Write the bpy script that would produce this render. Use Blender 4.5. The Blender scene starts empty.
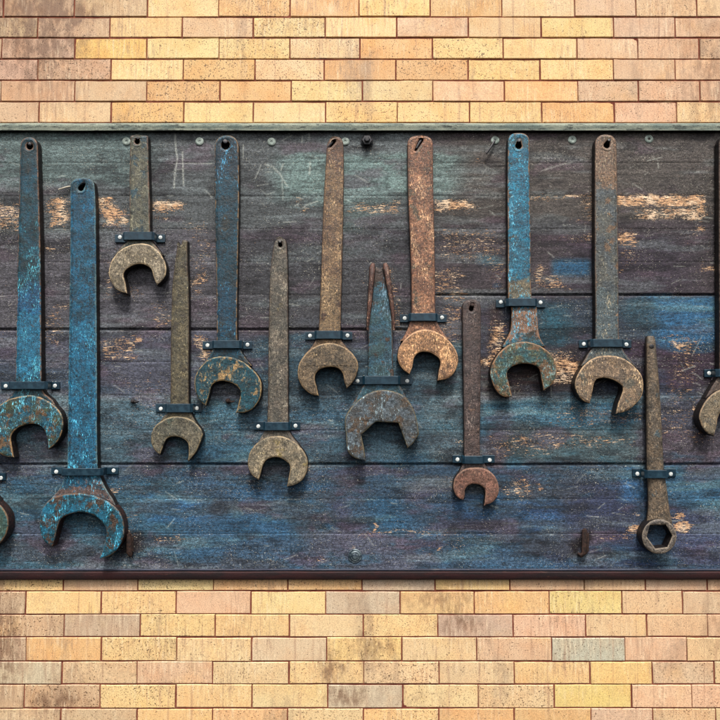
import bpy, bmesh, math, random
import numpy as np
from mathutils import Vector, noise as mnoise

C0 = bpy.context.scene
COL = C0.collection
random.seed(7)
rng = np.random.default_rng(11)

# ------------------------------------------------------------------ camera
S = 0.003            # metres per photo pixel on the board face
D = 2.0              # camera distance
PITCH = math.radians(2.87)
F = D / S            # focal length in photo pixels
cam_pos = Vector((0, -D * math.cos(PITCH), -D * math.sin(PITCH)))
fwd = Vector((0, math.cos(PITCH), math.sin(PITCH)))
upv = Vector((0, -math.sin(PITCH), math.cos(PITCH)))
cd = bpy.data.cameras.new('camera')
cam = bpy.data.objects.new('camera', cd)
COL.objects.link(cam)
cam.location = cam_pos
cam.rotation_euler = (math.pi / 2 + PITCH, 0, 0)
cd.sensor_width = 36
cd.lens = 36 * F / 720
cd.clip_end = 100
C0.camera = cam

# ------------------------------------------------------------------ sky, sun, exposure
SUN_EL, SUN_AZ = math.radians(60), math.radians(4)   # sun high in front of the wall
w = bpy.data.worlds.new('World')
C0.world = w
w.use_nodes = True
nt = w.node_tree
nt.nodes.clear()
sky = nt.nodes.new('ShaderNodeTexSky')
sky.sky_type = 'NISHITA'
sky.sun_disc = False
sky.sun_elevation = SUN_EL
sky.sun_rotation = math.pi - SUN_AZ
sky.dust_density = 6.0
sky.air_density = 1.0
sky.ozone_density = 0.6
hs = nt.nodes.new('ShaderNodeHueSaturation')
hs.inputs['Saturation'].default_value = 0.22
bg = nt.nodes.new('ShaderNodeBackground')
bg.inputs['Strength'].default_value = 0.088
wo = nt.nodes.new('ShaderNodeOutputWorld')
nt.links.new(sky.outputs[0], hs.inputs['Color'])
nt.links.new(hs.outputs[0], bg.inputs['Color'])
nt.links.new(bg.outputs[0], wo.inputs['Surface'])
sd = bpy.data.lights.new('sun', 'SUN')
sd.energy = 1.5
sd.angle = math.radians(11)
sd.color = (1.0, 0.95, 0.88)
so = bpy.data.objects.new('sun', sd)
COL.objects.link(so)
sdir = Vector((math.sin(SUN_AZ) * math.cos(SUN_EL), -math.cos(SUN_AZ) * math.cos(SUN_EL), math.sin(SUN_EL)))
so.rotation_euler = sdir.to_track_quat('Z', 'Y').to_euler()
so.location = (0, -3, 5)
C0.view_settings.view_transform = 'Standard'
C0.view_settings.look = 'None'
C0.view_settings.exposure = 1.42
C0.view_settings.gamma = 1
C0.cycles.max_bounces = 6

# ------------------------------------------------------------------ helpers
def U(px, py, h=0.0):
    """point of the place that lies h metres in front of the board face"""
    d = fwd * F + Vector((1, 0, 0)) * (px - 360) - upv * (py - 360)
    t = (-h - cam_pos.y) / d.y
    return cam_pos + d * t

def lin(c):
    c = c / 255.0
    return c / 12.92 if c <= 0.04045 else ((c + 0.055) / 1.055) ** 2.4

KB = 0.62
def A(r, g, b, k=None):
    k = KB if k is None else k
    return (lin(r) * k, lin(g) * k, lin(b) * k, 1.0)

def prop(o, label=None, cat=None, group=None, kind=None):
    if label: o['label'] = label
    if cat: o['category'] = cat
    if group: o['group'] = group
    if kind: o['kind'] = kind

def thing(name, loc, label, cat, group=None):
    o = bpy.data.objects.new(name, None)
    o.empty_display_size = 0.05
    o.location = loc
    COL.objects.link(o)
    prop(o, label, cat, group)
    return o

def mesh_obj(name, me, mat, parent=None, origin=None):
    """me is in world coordinates; moved to local coordinates of origin"""
    o = bpy.data.objects.new(name, me)
    COL.objects.link(o)
    if mat: me.materials.append(mat)
    org = Vector(origin) if origin is not None else Vector((0, 0, 0))
    if parent is not None:
        org = parent.location if parent.parent is None else parent.parent.location
        o.parent = parent
    n = len(me.vertices)
    co = np.empty(n * 3, np.float32)
    me.vertices.foreach_get('co', co)
    co = co.reshape(-1, 3) - np.array(org, np.float32)
    me.vertices.foreach_set('co', co.ravel())
    me.update()
    if parent is None:
        o.location = org
    return o

def bm_mesh(bm, name, smooth=True, ang=40):
    me = bpy.data.meshes.new(name)
    bm.normal_update()
    bm.to_mesh(me)
    bm.free()
    if smooth:
        me.polygons.foreach_set('use_smooth', [True] * len(me.polygons))
        me.set_sharp_from_angle(angle=math.radians(ang))
    return me

# ---- node helper
class N:
    def __init__(s, name):
        s.m = bpy.data.materials.new(name)
        s.m.use_nodes = True
        s.t = s.m.node_tree
        s.t.nodes.clear()
        s.out = s.t.nodes.new('ShaderNodeOutputMaterial')
        s.b = s.t.nodes.new('ShaderNodeBsdfPrincipled')
        s.t.links.new(s.b.outputs[0], s.out.inputs[0])
    def put(s, sock, v):
        if isinstance(v, bpy.types.NodeSocket): s.t.links.new(v, sock)
        else: sock.default_value = v
    def coord(s, loc=(0, 0, 0), scale=(1, 1, 1), rot=(0, 0, 0)):
        tc = s.t.nodes.new('ShaderNodeTexCoord')
        mp = s.t.nodes.new('ShaderNodeMapping')
        mp.inputs['Location'].default_value = loc
        mp.inputs['Scale'].default_value = scale
        mp.inputs['Rotation'].default_value = rot
        s.t.links.new(tc.outputs['Object'], mp.inputs[0])
        return mp.outputs[0]
    def noise(s, co, scale, detail=4, rough=0.55, dist=0.0):
        n = s.t.nodes.new('ShaderNodeTexNoise')
        s.t.links.new(co, n.inputs['Vector'])
        n.inputs['Scale'].default_value = scale
        n.inputs['Detail'].default_value = detail
        n.inputs['Roughness'].default_value = rough
        n.inputs['Distortion'].default_value = dist
        return n.outputs['Fac']
    def vor(s, co, scale, feature='F1'):
        n = s.t.nodes.new('ShaderNodeTexVoronoi')
        n.feature = feature
        s.t.links.new(co, n.inputs['Vector'])
        n.inputs['Scale'].default_value = scale
        return n.outputs['Distance']
    def ramp(s, v, a, b, lo=0.0, hi=1.0):
        n = s.t.nodes.new('ShaderNodeMapRange')
        n.interpolation_type = 'SMOOTHSTEP'
        s.put(n.inputs[0], v); s.put(n.inputs[1], a); s.put(n.inputs[2], b)
        s.put(n.inputs[3], lo); s.put(n.inputs[4], hi)
        return n.outputs[0]
    def math(s, op, a, b=0.0, clamp=False):
        n = s.t.nodes.new('ShaderNodeMath')
        n.operation = op; n.use_clamp = clamp
        s.put(n.inputs[0], a); s.put(n.inputs[1], b)
        return n.outputs[0]
    def mix(s, f, a, b, mode='MIX'):
        n = s.t.nodes.new('ShaderNodeMix')
        n.data_type = 'RGBA'; n.blend_type = mode
        s.put(n.inputs[0], f); s.put(n.inputs[6], a); s.put(n.inputs[7], b)
        return n.outputs[2]
    def attr(s, name, out='Fac'):
        n = s.t.nodes.new('ShaderNodeAttribute')
        n.attribute_name = name
        return n.outputs[out]
    def sep(s, v):
        n = s.t.nodes.new('ShaderNodeSeparateXYZ')
        s.t.links.new(v, n.inputs[0])
        return n.outputs
    def gamma(s, c, g, gain=1.0, sat=1.0):
        n = s.t.nodes.new('ShaderNodeGamma')
        s.t.links.new(c, n.inputs[0]); n.inputs[1].default_value = g
        h = s.t.nodes.new('ShaderNodeHueSaturation')
        h.inputs['Saturation'].default_value = sat; h.inputs['Value'].default_value = gain
        s.t.links.new(n.outputs[0], h.inputs['Color'])
        return h.outputs[0]
    def gray(s, f):
        n = s.t.nodes.new('ShaderNodeCombineColor')
        for i in range(3): s.t.links.new(f, n.inputs[i])
        return n.outputs[0]
    def bump(s, h, strength=0.5, dist=0.001, prev=None):
        n = s.t.nodes.new('ShaderNodeBump')
        n.inputs['Strength'].default_value = strength
        n.inputs['Distance'].default_value = dist
        s.put(n.inputs['Height'], h)
        if prev is not None: s.t.links.new(prev, n.inputs['Normal'])
        return n.outputs[0]
    def done(s, col, rough, normal=None, metallic=0.0, spec=0.5):
        s.put(s.b.inputs['Base Color'], col)
        s.put(s.b.inputs['Roughness'], rough)
        s.put(s.b.inputs['Metallic'], metallic)
        s.put(s.b.inputs['Specular IOR Level'], spec)
        if normal is not None: s.t.links.new(normal, s.b.inputs['Normal'])
        return s.m

_seed = [0]
def metal(name, c1, c2, c3=None, c3amt=0.3, fleck=None, fleck_amt=0.2, edge=(150, 125, 95), edge_amt=0.8,
          side=(32, 21, 17), zones=(), contrast=1.0, blotch=26, streak=0.25, fz=None):
    """old painted or rusted steel: blotches, flecks, worn edges, rusty sides with shade painted in.
    zones: (z_high, z_low, colour, amount) measured from the thing's origin in metres"""
    if c1[2] > c1[0] + 20:
        c1 = (c1[0] * .95, c1[1] * 1.07, c1[2] * .99); c2 = (c2[0] * .95, c2[1] * 1.07, c2[2] * .98)
    _seed[0] += 1
    sd = _seed[0] * 3.17
    n = N(name)
    P = n.coord((sd, sd * 0.7, sd * 1.3))
    n1 = n.noise(P, blotch, 7, 0.68)
    col = n.mix(n.ramp(n1, 0.40, 0.60), A(*c1), A(*c2))
    if zones:
        z = n.sep(n.coord())[2]
        nz = n.math('MULTIPLY', n.math('SUBTRACT', n.noise(P, 55, 5, 0.7), 0.5), 0.16)
        zz = n.math('ADD', z, nz)
        for za, zb, zc, am in zones:
            if za > zb:
                f = n.math('MULTIPLY', n.ramp(zz, za, za - 0.02, 0, 1), n.ramp(zz, zb, zb + 0.02, 0, 1))
            col = n.mix(n.math('MULTIPLY', f, am), col, A(*zc))
    if c3 is not None:
        n3 = n.noise(n.coord((sd + 9, sd, 2 * sd)), blotch * 0.85, 9, 0.74, 0.3)
        t = 0.66 - 0.32 * c3amt
        col = n.mix(n.ramp(n3, t, t + 0.05), col, A(*c3))
    # flaked light spots
    if fleck is not None:
        nf = n.noise(n.coord((sd, 4, sd), (1.3, 1, 0.32)), 260, 5, 0.72)
        nl = n.noise(n.coord((2 * sd, 8, sd), (1, 1, .5)), 24, 4, 0.65)
        t = n.math('SUBTRACT', 0.98 - 0.26 * fleck_amt, n.math('MULTIPLY', nl, 0.62))
        ff = n.ramp(nf, t, n.math('ADD', t, 0.07))
        if fz: ff = n.math('MULTIPLY', ff, n.ramp(n.sep(n.coord())[2], fz[0], fz[1], 0.12, 1.0))
        col = n.mix(ff, col, A(*fleck))
    # pits and grime of the metal itself
    fine = n.noise(P, 420, 3, 0.7)
    med = n.noise(P, 120, 5, 0.7)
    st = n.noise(n.coord((sd, sd, sd), (260, 260, 18)), 1.0, 4, 0.6)
    v = n.math('ADD', n.math('MULTIPLY', n.math('SUBTRACT', fine, 0.5), 2.2 * contrast),
               n.math('MULTIPLY', n.math('SUBTRACT', med, 0.5), 2.2 * contrast))
    v = n.math('ADD', v, n.math('MULTIPLY', n.math('SUBTRACT', st, 0.5), 2 * streak))
    lo = n.noise(n.coord((sd, 11, 2 * sd)), 48, 4, 0.7)
    v = n.math('ADD', v, n.math('MULTIPLY', n.math('SUBTRACT', lo, 0.5), 1.7))
    v = n.math('ADD', v, 1.04)
    v = n.math('MAXIMUM', v, 0.2)
    col = n.mix(1.0, col, n.gray(v), 'MULTIPLY')
    # gritty light and dark specks of corroded metal
    g1 = n.noise(n.coord((sd, 21, sd), (1, 1, 0.8)), 300, 3, 0.6)
    g2 = n.noise(n.coord((sd, 31, sd)), 36, 4, 0.65)
    lt = n.math('SUBTRACT', 0.66, n.math('MULTIPLY', g2, 0.16))
    col = n.mix(n.ramp(g1, lt, n.math('ADD', lt, 0.05), 0, 0.7), col, n.mix(1.0, col, (2.1, 2.05, 1.95, 1), 'MULTIPLY'))
    dt = n.math('ADD', 0.33, n.math('MULTIPLY', g2, 0.16))
    col = n.mix(n.ramp(g1, dt, n.math('SUBTRACT', dt, 0.05), 0, 0.75), col, n.mix(1.0, col, (0.3, 0.28, 0.27, 1), 'MULTIPLY'))
    # dark pits
    pit = n.ramp(n.noise(n.coord((sd, 1, 3 * sd)), 170, 5, 0.75), 0.64, 0.70)
    col = n.mix(n.math('MULTIPLY', pit, 0.65), col, A(38, 28, 24))
    # edge wear
    e = n.attr('edge')
    en = n.noise(n.coord((sd, 2, sd)), 75, 5, 0.7)
    en2 = n.noise(n.coord((sd, 6, sd)), 16, 3, 0.6)
    ef = n.math('MULTIPLY', n.ramp(n.math('ADD', e, n.math('ADD', n.math('MULTIPLY', n.math('SUBTRACT', en, 0.5), 1.5), n.math('SUBTRACT', en2, 0.5))), 0.78, 1.02), edge_amt * 0.8)
    col = n.mix(ef, col, n.mix(n.ramp(en, 0.45, 0.6), A(*edge), A(edge[0] * 1.12, edge[1] * 1.12, edge[2] * 1.1)))
    # rust on the flanks, darkened further to put their shade into the colour
    g = n.t.nodes.new('ShaderNodeNewGeometry')
    ny = n.math('ABSOLUTE', n.sep(g.outputs['True Normal'])[1])
    sf = n.ramp(ny, 0.62, 0.25)
    sc = n.mix(n.ramp(n.noise(P, 110, 6, 0.75), 0.5, 0.66), A(*side), A(side[0] * 2.2, side[1] * 1.7, side[2] * 1.4))
    col = n.mix(sf, col, sc)
    col = n.gamma(col, 1.38, 1.42 if c1[2] > c1[0] else 1.62, 0.97 if c1[2] > c1[0] else 0.8)
    h = n.math('ADD', n.math('MULTIPLY', fine, 0.35), n.math('ADD', n.math('MULTIPLY', med, 0.9), n.math('MULTIPLY', n1, 1.3)))
    h = n.math('SUBTRACT', h, n.math('MULTIPLY', pit, 0.5))
    nb = n.bump(h, 0.9, 0.0026)
    return n.done(col, n.ramp(med, 0.3, 0.7, 0.38, 0.72), nb, 0.0, 0.42)

# ---- outlines
def spline(pts, step=1.6, jit=0.14):
    """closed Catmull-Rom through pixel points; a third value marks a sharp corner"""
    n = len(pts)
    out = []
    for i in range(n):
        p0, p1, p2, p3 = pts[i - 1], pts[i], pts[(i + 1) % n], pts[(i + 2) % n]
        a = np.array(p1[:2], float); b = np.array(p2[:2], float)
        c1, c2 = len(p1) > 2, len(p2) > 2
        L = np.linalg.norm(b - a)
        def tang(q0, q1, q2):
            q0, q1, q2 = (np.array(q[:2], float) for q in (q0, q1, q2))
            d = q2 - q0; m = np.linalg.norm(d)
            return d / m if m > 1e-6 else d
        m1 = (b - a) / max(L, 1e-6) if c1 else tang(p0, p1, p2)
        m2 = (b - a) / max(L, 1e-6) if c2 else tang(p1, p2, p3)
        k = max(1, int(round(L / step)))
        for j in range(k):
            t = j / k
            h00 = 2*t**3 - 3*t**2 + 1; h10 = t**3 - 2*t**2 + t
            h01 = -2*t**3 + 3*t**2; h11 = t**3 - t**2
            q = h00*a + h10*L*m1 + h01*b + h11*L*m2
            if jit and not (j == 0 and c1):
                q = q + rng.normal(0, jit * 0.5, 2)
            out.append((q[0], q[1]))
    return out

def circle(cx, cy, r, n=14, sq=1.0, rot=0.0, jit=0.08):
    return [(cx + r * (1 + random.uniform(-jit, jit)) * math.cos(rot + 2 * math.pi * k / n),
             cy + r * sq * (1 + random.uniform(-jit, jit)) * math.sin(rot + 2 * math.pi * k / n)) for k in range(n)]

def plate(name, outlines, hf, th, bev, mat, parent, ring=0.006, ang=50):
    """solid cut-out with rounded edges; front face hf metres off the board, th thick"""
    cu = bpy.data.curves.new('tmp', 'CURVE')
    cu.dimensions = '2D'
    cu.fill_mode = 'BOTH'
    cu.extrude = th / 2 - bev
    cu.bevel_depth = bev
    cu.bevel_resolution = 3
    cu.offset = -bev
    for ol in outlines:
        P = [U(x, y, hf) for x, y in ol]
        s = cu.splines.new('POLY')
        s.points.add(len(P) - 1)
        for i, p in enumerate(P): s.points[i].co = (p.x, p.z, 0, 1)
        s.use_cyclic_u = True
    ob = bpy.data.objects.new('tmp', cu)
    COL.objects.link(ob)
    dg = bpy.context.evaluated_depsgraph_get()
    dg.update()
    me0 = bpy.data.meshes.new_from_object(ob.evaluated_get(dg), depsgraph=dg)
    bpy.data.objects.remove(ob); bpy.data.curves.remove(cu)
    bm = bmesh.new(); bm.from_mesh(me0)
    bpy.data.meshes.remove(me0)
    bmesh.ops.remove_doubles(bm, verts=bm.verts, dist=1e-6)
    yc = -(hf - th / 2)
    for v in bm.verts:
        x, y, z = v.co
        v.co = (x, yc - z, y)
    bmesh.ops.recalc_face_normals(bm, faces=bm.faces)
    bm.normal_update()
    lay = bm.verts.layers.float.new('edge')
    for v in bm.verts: v[lay] = 1.0
    front = [f for f in bm.faces if f.normal.y < -0.98]
    if ring > 0 and front:
        bmesh.ops.inset_region(bm, faces=front, thickness=ring, use_even_offset=False, use_boundary=True)
        for f in front:
            if f.is_valid:
                for v in f.verts: v[lay] = 0.0
    # slight hammered unevenness
    for v in bm.verts:
        q = v.co
        v.co = q + Vector((0, 0.0009 * mnoise.noise(q * 28), 0))
    return mesh_obj(name, bm_mesh(bm, name, True, ang), mat, parent)

def handle_outline(rows, ytop, ry=8, ex=2.4, neck=()):
    """rows: (y, left, right) from the top down; rounded end of height ry; neck: extra flare rows"""
    y0, l0, r0 = rows[0]
    mid, hw = (l0 + r0) / 2, (r0 - l0) / 2
    pts = []
    for k in range(0, 13):
        a = math.pi * k / 12
        c, s = math.cos(a), math.sin(a)
        pts.append((mid - hw * math.copysign(abs(c) ** (2 / ex), c), y0 - (y0 - ytop) * abs(s) ** (2 / ex)))
    allrows = list(rows[1:]) + list(neck)
    for y, l, r in allrows: pts.append((r, y))
    pts[-1] = pts[-1] + (1,)
    last = allrows[-1]
    pts.append((last[1], last[0], 1))
    for y, l, r in reversed(allrows[:-1]): pts.append((l, y))
    return spline(pts)

def tube(bm, pts, radii, n=10, cap=True):
    rings = []
    for i, p in enumerate(pts):
        p = Vector(p)
        a = Vector(pts[max(i - 1, 0)]); b = Vector(pts[min(i + 1, len(pts) - 1)])
        t = (b - a).normalized()
        u = t.cross(Vector((0, 1, 0)))
        if u.length < 0.1: u = t.cross(Vector((1, 0, 0)))
        u.normalize(); v = t.cross(u).normalized()
        r = radii[i]
        ru, rv = r if isinstance(r, tuple) else (r, r)
        rings.append([bm.verts.new(p + u * ru * math.cos(2 * math.pi * k / n) + v * rv * math.sin(2 * math.pi * k / n)) for k in range(n)])
    for a, b in zip(rings, rings[1:]):
        for k in range(n): bm.faces.new((a[k], a[(k + 1) % n], b[(k + 1) % n], b[k]))
    if cap:
        bm.faces.new(rings[0][::-1]); bm.faces.new(rings[-1])
    bmesh.ops.recalc_face_normals(bm, faces=bm.faces)

def lathe_y(bm, c, prof, n=20):
    """turned shape about the board normal; prof: (radius, height off c)"""
    rings = []
    for r, h in prof:
        if r < 1e-6: rings.append([bm.verts.new((c.x, c.y - h, c.z))])
        else: rings.append([bm.verts.new((c.x + r * math.cos(2*math.pi*k/n), c.y - h, c.z + r * math.sin(2*math.pi*k/n))) for k in range(n)])
    for a, b in zip(rings, rings[1:]):
        for k in range(n):
            k2 = (k + 1) % n
            if len(b) == 1: bm.faces.new((a[k], a[k2], b[0]))
            elif len(a) == 1: bm.faces.new((a[0], b[k2], b[k]))
            else: bm.faces.new((a[k], a[k2], b[k2], b[k]))
    bmesh.ops.recalc_face_normals(bm, faces=bm.faces)

# ------------------------------------------------------------------ numpy noise for paint maps
def vnoise(X, Z, sx, sz, seed, octaves=4, rough=0.55):
    r = np.random.default_rng(seed)
    tot = np.zeros_like(X); amp = 1.0; norm = 0.0
    for o in range(octaves):
        G = r.random((257, 257))
        u = (X / sx) % 256; v = (Z / sz) % 256
        i = np.floor(u).astype(int); j = np.floor(v).astype(int)
        fu = u - i; fv = v - j
        fu = fu * fu * (3 - 2 * fu); fv = fv * fv * (3 - 2 * fv)
        val = (G[j, i] * (1 - fu) + G[j, i + 1] * fu) * (1 - fv) + (G[j + 1, i] * (1 - fu) + G[j + 1, i + 1] * fu) * fv
        tot += amp * val; norm += amp
        amp *= rough; sx /= 2; sz /= 2
    return tot / norm

def sstep(a, b, x):
    t = np.clip((x - a) / (b - a), 0, 1)
    return t * t * (3 - 2 * t)

# ------------------------------------------------------------------ BRICK WALL
WALL_Y = 0.014        # brick faces, behind the board face
def row_z(py): return U(360, py, -WALL_Y).z
def bx(px, py): return U(px, py, -WALL_Y).x
mort = [17, 37.7, 59, 80.4, 101.6]
mort_b = [591, 614.3, 637.2, 661.5, 684.3, 708.3]
zt = [row_z(y) for y in mort]; zb = [row_z(y) for y in mort_b]
pitch_t = (zt[0] - zt[-1]) / 4
lines = {}
joints = {
 -1: [3, 74, 147, 218.5, 290, 359, 430, 502, 575, 636, 697],
 0: [37.7, 110, 182.3, 253.3, 325, 396.7, 468.3, 541, 613.3, 675],
 1: [1.7, 74.7, 146.7, 219, 290, 360, 432.3, 503.3, 576.7, 637.7, 699],
 2: [37.7, 111, 183.3, 255, 324, 396, 468.3, 540, 613.3, 675],
 3: [1.3, 74.7, 146.7, 220, 291, 362.3, 432.7, 504.3, 577.7, 638.3, 700],
 4: [39, 111, 184, 253.3, 325.7, 397.3, 469.3, 541.7, 614.3, 676.7],
}
joints_b = {
 -1: [62.7, 137.7, 213.3, 287.7, 362, 435, 510, 584.3, 645.7, 707.7],
 0: [25.7, 101, 176.3, 251, 325.7, 400, 474.3, 549.3, 621.7, 682.7],
 1: [64, 140, 215, 289.3, 363.3, 437.7, 513.3, 585.7, 646.7, 707.7],
 2: [26, 101.3, 176.7, 251.7, 326.7, 401.7, 476.7, 551.7, 625, 686.7],
 3: [61.7, 137, 212.7, 289, 363.7, 439, 514.3, 590, 652.3, 714.3],
 4: [24, 100, 175.7, 252, 327.7, 402.7, 478.3, 554.3, 631.7, 691.7],
 5: [60.7, 136.7, 212.7, 287.3, 363.3, 439, 514.3, 591, 652.7],
}
# tints seen on single bricks, (block, row, index of left joint) -> sRGB
YEL, ORG, PNK, GRY, BUF, LAV = (240, 200, 132), (230, 178, 116), (222, 178, 142), (186, 158, 134), (234, 200, 148), (196, 170, 152)
tint = {('t', -1, -1): (160, 120, 95), ('t', -1, 0): (176, 140, 112), ('t', 0, -1): (190, 156, 122), ('t', 0, 0): (196, 160, 130),
        ('t', 1, -1): (184, 148, 124), ('t', 1, 0): (190, 158, 132), ('t', 1, 1): (236, 194, 104), ('t', 2, -1): (196, 160, 134),
        ('t', 2, 0): (200, 160, 132), ('t', 3, 0): (204, 160, 128), ('t', 3, 1): (206, 172, 138), ('t', 3, -1): (176, 150, 122),
        ('t', 4, -1): (204, 168, 138), ('t', 4, 0): (216, 184, 146),
        ('b', 0, -1): (190, 160, 134), ('b', 1, -1): (206, 164, 128), ('b', 2, -1): (196, 166, 138), ('b', 3, -1): (192, 172, 148), ('b', 4, -1): (196, 164, 132),
        ('b', 2, 0): (226, 176, 112), ('b', 2, 7): (176, 184, 170), ('b', 1, 5): (190, 164, 150), ('b', -1, 4): (190, 172, 150), ('b', 0, 4): (200, 176, 152),
        ('b', 3, 7): (232, 190, 112), ('b', 4, 7): (232, 200, 112), ('b', 0, 7): (232, 204, 124), ('b', 4, 4): (196, 178, 154), ('b', 3, 6): (232, 186, 128),
        ('b', 1, 6): (228, 178, 146), ('b', 3, 8): (212, 178, 152), ('b', 2, 3): (214, 184, 156), ('b', 4, 0): (202, 160, 124), ('b', 1, 2): (236, 192, 132)}
stns = []
STAINS = [(30, 0, 60, 90, 1.0), (62, 4, 26, 14, 1.4), (0, 640, 26, 60, 1.1), (60, 695, 40, 12, .9), (375, 640, 26, 22, .8), (440, 600, 46, 22, .7),
          (460, 622, 30, 14, .9), (335, 665, 18, 20, .8), (350, 690, 30, 14, .8), (715, 60, 40, 200, .55), (240, 20, 7, 90, .6), (640, 30, 8, 90, .4), (715, 640, 50, 120, .4), (245, 610, 9, 60, .35)]
mortar_gap = 0.0035
verts, faces, cols, spks, ids = [], [], [], [], []
def add_brick(x0, x1, z0, z1, colr, spk):
    nx, nz = 11, 5
    g = mortar_gap / 2
    x0 += g + random.uniform(-.0008, .0008); x1 -= g + random.uniform(-.0008, .0008)
    zj = random.uniform(-.0008, .0008); z0 += g + zj + random.uniform(-.0006, .0006); z1 -= g - zj + random.uniform(-.0006, .0006)
    if x1 - x0 < 0.004: return
    yo = random.uniform(-0.0007, 0.0007); tx = random.uniform(-0.0016, 0.0016); tz = random.uniform(-0.01, 0.01)
    base = len(verts)
    chips = [(cxi, czi, random.randint(2, 3), random.randint(1, 2)) for cxi in (0, 1) for czi in (0, 1) if random.random() < .10]
    us = [0, 0.004, 0.01] + [0.01 + (1 - 0.02) * k / (nx - 5) for k in range(1, nx - 5)] + [0.99, 0.996, 1]
    nx = len(us)
    vs = [0, 0.025, 0.3, 0.7, 0.975, 1]; nz = len(vs)
    for j, v in enumerate(vs):
        for i, u in enumerate(us):
            x = x0 + (x1 - x0) * u; z = z0 + (z1 - z0) * v
            rim = 0.0
            if i in (0, nx - 1) or j in (0, nz - 1): rim = 0.0019 + random.uniform(0, 0.0012)
            if i in (0, nx - 1): x += random.uniform(-.0006, .0006)
            if j in (0, nz - 1): z += random.uniform(-.0006, .0006)
            for cxi, czi, ni, nj in chips:
                ii_ = i if cxi == 0 else nx - 1 - i; jj_ = j if czi == 0 else nz - 1 - j
                if ii_ < ni and jj_ < nj: rim = max(rim, 0.0042 - 0.0007 * (ii_ + jj_))
            verts.append((x, WALL_Y + yo + tx * (u - .5) + tz * (v - .5) * .1 + rim + random.uniform(-.0003, .0003), z))
    b2 = len(verts)
    ring = [i for i in range(nx)] + [j * nx + nx - 1 for j in range(1, nz)] + [(nz - 1) * nx + i for i in range(nx - 2, -1, -1)] + [j * nx for j in range(nz - 2, 0, -1)]
    for k in ring:
        x, y, z = verts[base + k]; verts.append((x, WALL_Y + 0.02, z))
    f0 = len(faces)
    for j in range(nz - 1):
        for i in range(nx - 1):
            a = base + j * nx + i
            faces.append((a, a + 1, a + nx + 1, a + nx))
    m = len(ring)
    for k in range(m):
        k2 = (k + 1) % m
        faces.append((base + ring[k2], base + ring[k], b2 + k, b2 + k2))
    nv = len(verts) - base
    for vx, vy, vz in verts[base:]:
        qx, qy = 360 + vx / S, 360 - vz / S
        t_ = 0.0
        for sx, sy, rx, ry, am in STAINS: t_ = max(t_, am * math.exp(-((qx - sx) / rx) ** 2 - ((qy - sy) / ry) ** 2))
        stns.append(t_ + 0.14 * mnoise.noise(Vector((vx * 7, vz * 5, 3))))
    cols.extend([colr] * nv); spks.extend([spk] * nv)
    r = random.random(); ids.extend([r] * nv)

def brick_col(px, py, key):
    if key in tint:
        c = tint[key]
        c = tuple(q + random.uniform(-4, 4) for q in c)
    else:
        ch = random.choices([YEL, ORG, BUF, PNK, (240, 206, 140)], [3, 3.2, 4, 1.6, 2])[0]
        if px > 600: ch = random.choices([PNK, BUF, (226, 190, 140), (214, 178, 146)], [3, 2, 2, 2])[0]
        if px < 110 and random.random() < .6: ch = random.choice([PNK, GRY, (212, 176, 140)])
        k = random.uniform(0.95, 1.03)
        c = tuple(min(250, q * k + random.uniform(-4, 4)) for q in ch)
    tgt, am = ((248, 212, 156), .24) if key[0] != 'b' else ((242, 215, 172), .32)
    c = tuple(q * (1 - am) + m * am for q, m in zip(c, tgt))
    return A(*c, k=0.70)
rows = []   # (z_low, z_high, [x joints], block, row)
def xs(js, py, jn):
    x = [bx(j, py) for j in js]
    p = 0.2175
    while x[0] > -1.75: x.insert(0, x[0] - p)
    n_ins = len(x) - len(js)
    while x[-1] < 1.75: x.append(x[-1] + (0.186 if jn % 2 else 0.186))
    return x, n_ins
for r in range(-1, 5):
    zh = zt[r] if r >= 0 else zt[0] + pitch_t
    zl = zt[r + 1] if r + 1 < 5 else zt[4] - pitch_t
    x, k = xs(joints[r], (mort[max(r, 0)] + 5), r)
    rows.append((zl, zh, x, k, 't', r))
pitch_b = (zb[0] - zb[-1]) / 5
for r in range(-1, 6):
    zh = zb[r] if r >= 0 else zb[0] + pitch_b
    zl = zb[r + 1] if r + 1 < 6 else zb[5] - pitch_b
    x, k = xs(joints_b[r], mort_b[max(r, 0)] + 8, r)
    rows.append((zl, zh, x, k, 'b', r))
# courses hidden behind the board, above and below the view
zlo = zb[0] + pitch_b; zhi = zt[4] - pitch_t
nmid = int(round((zhi - zlo) / pitch_t)); pm = (zhi - zlo) / nmid
for k in range(nmid):
    x, _ = xs([bx(j, 360) for j in ()] or [37.7 if k % 2 else 74, 110 if k % 2 else 147], 360, k)
    rows.append((zlo + k * pm, zlo + (k + 1) * pm, x, 0, 'm', k))
for k in range(5):
    z0 = zt[0] + pitch_t * (1 + k)
    x, _ = xs(joints[0 if k % 2 == 0 else -1], 10, k)
    rows.append((z0, z0 + pitch_t, x, 0, 'u', k))
    z1 = zb[5] - pitch_b * (1 + k)
    x, _ = xs(joints_b[0 if k % 2 == 0 else 1], 710, k)
    rows.append((z1 - pitch_b, z1, x, 0, 'd', k))
for zl, zh, x, k, blk, r in rows:
    for i in range(len(x) - 1):
        pxc = 360 + (x[i] + x[i + 1]) / 2 / S
        c = brick_col(pxc, 0, (blk, r, i - k))
        spk = random.choice([0.25, 0.5, 0.7, 1.0])
        add_brick(x[i], x[i + 1], zl, zh, c, spk)
nb0 = len(verts)
zlow = min(r[0] for r in rows); zhigh = max(r[1] for r in rows)
me = bpy.data.meshes.new('brick_wall')
me.from_pydata(verts, [], faces)
a = me.attributes.new('bcol', 'FLOAT_COLOR', 'POINT'); a.data.foreach_set('color', np.array(cols, np.float32).ravel())
a = me.attributes.new('spk', 'FLOAT', 'POINT'); a.data.foreach_set('value', np.array(spks, np.float32))
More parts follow.
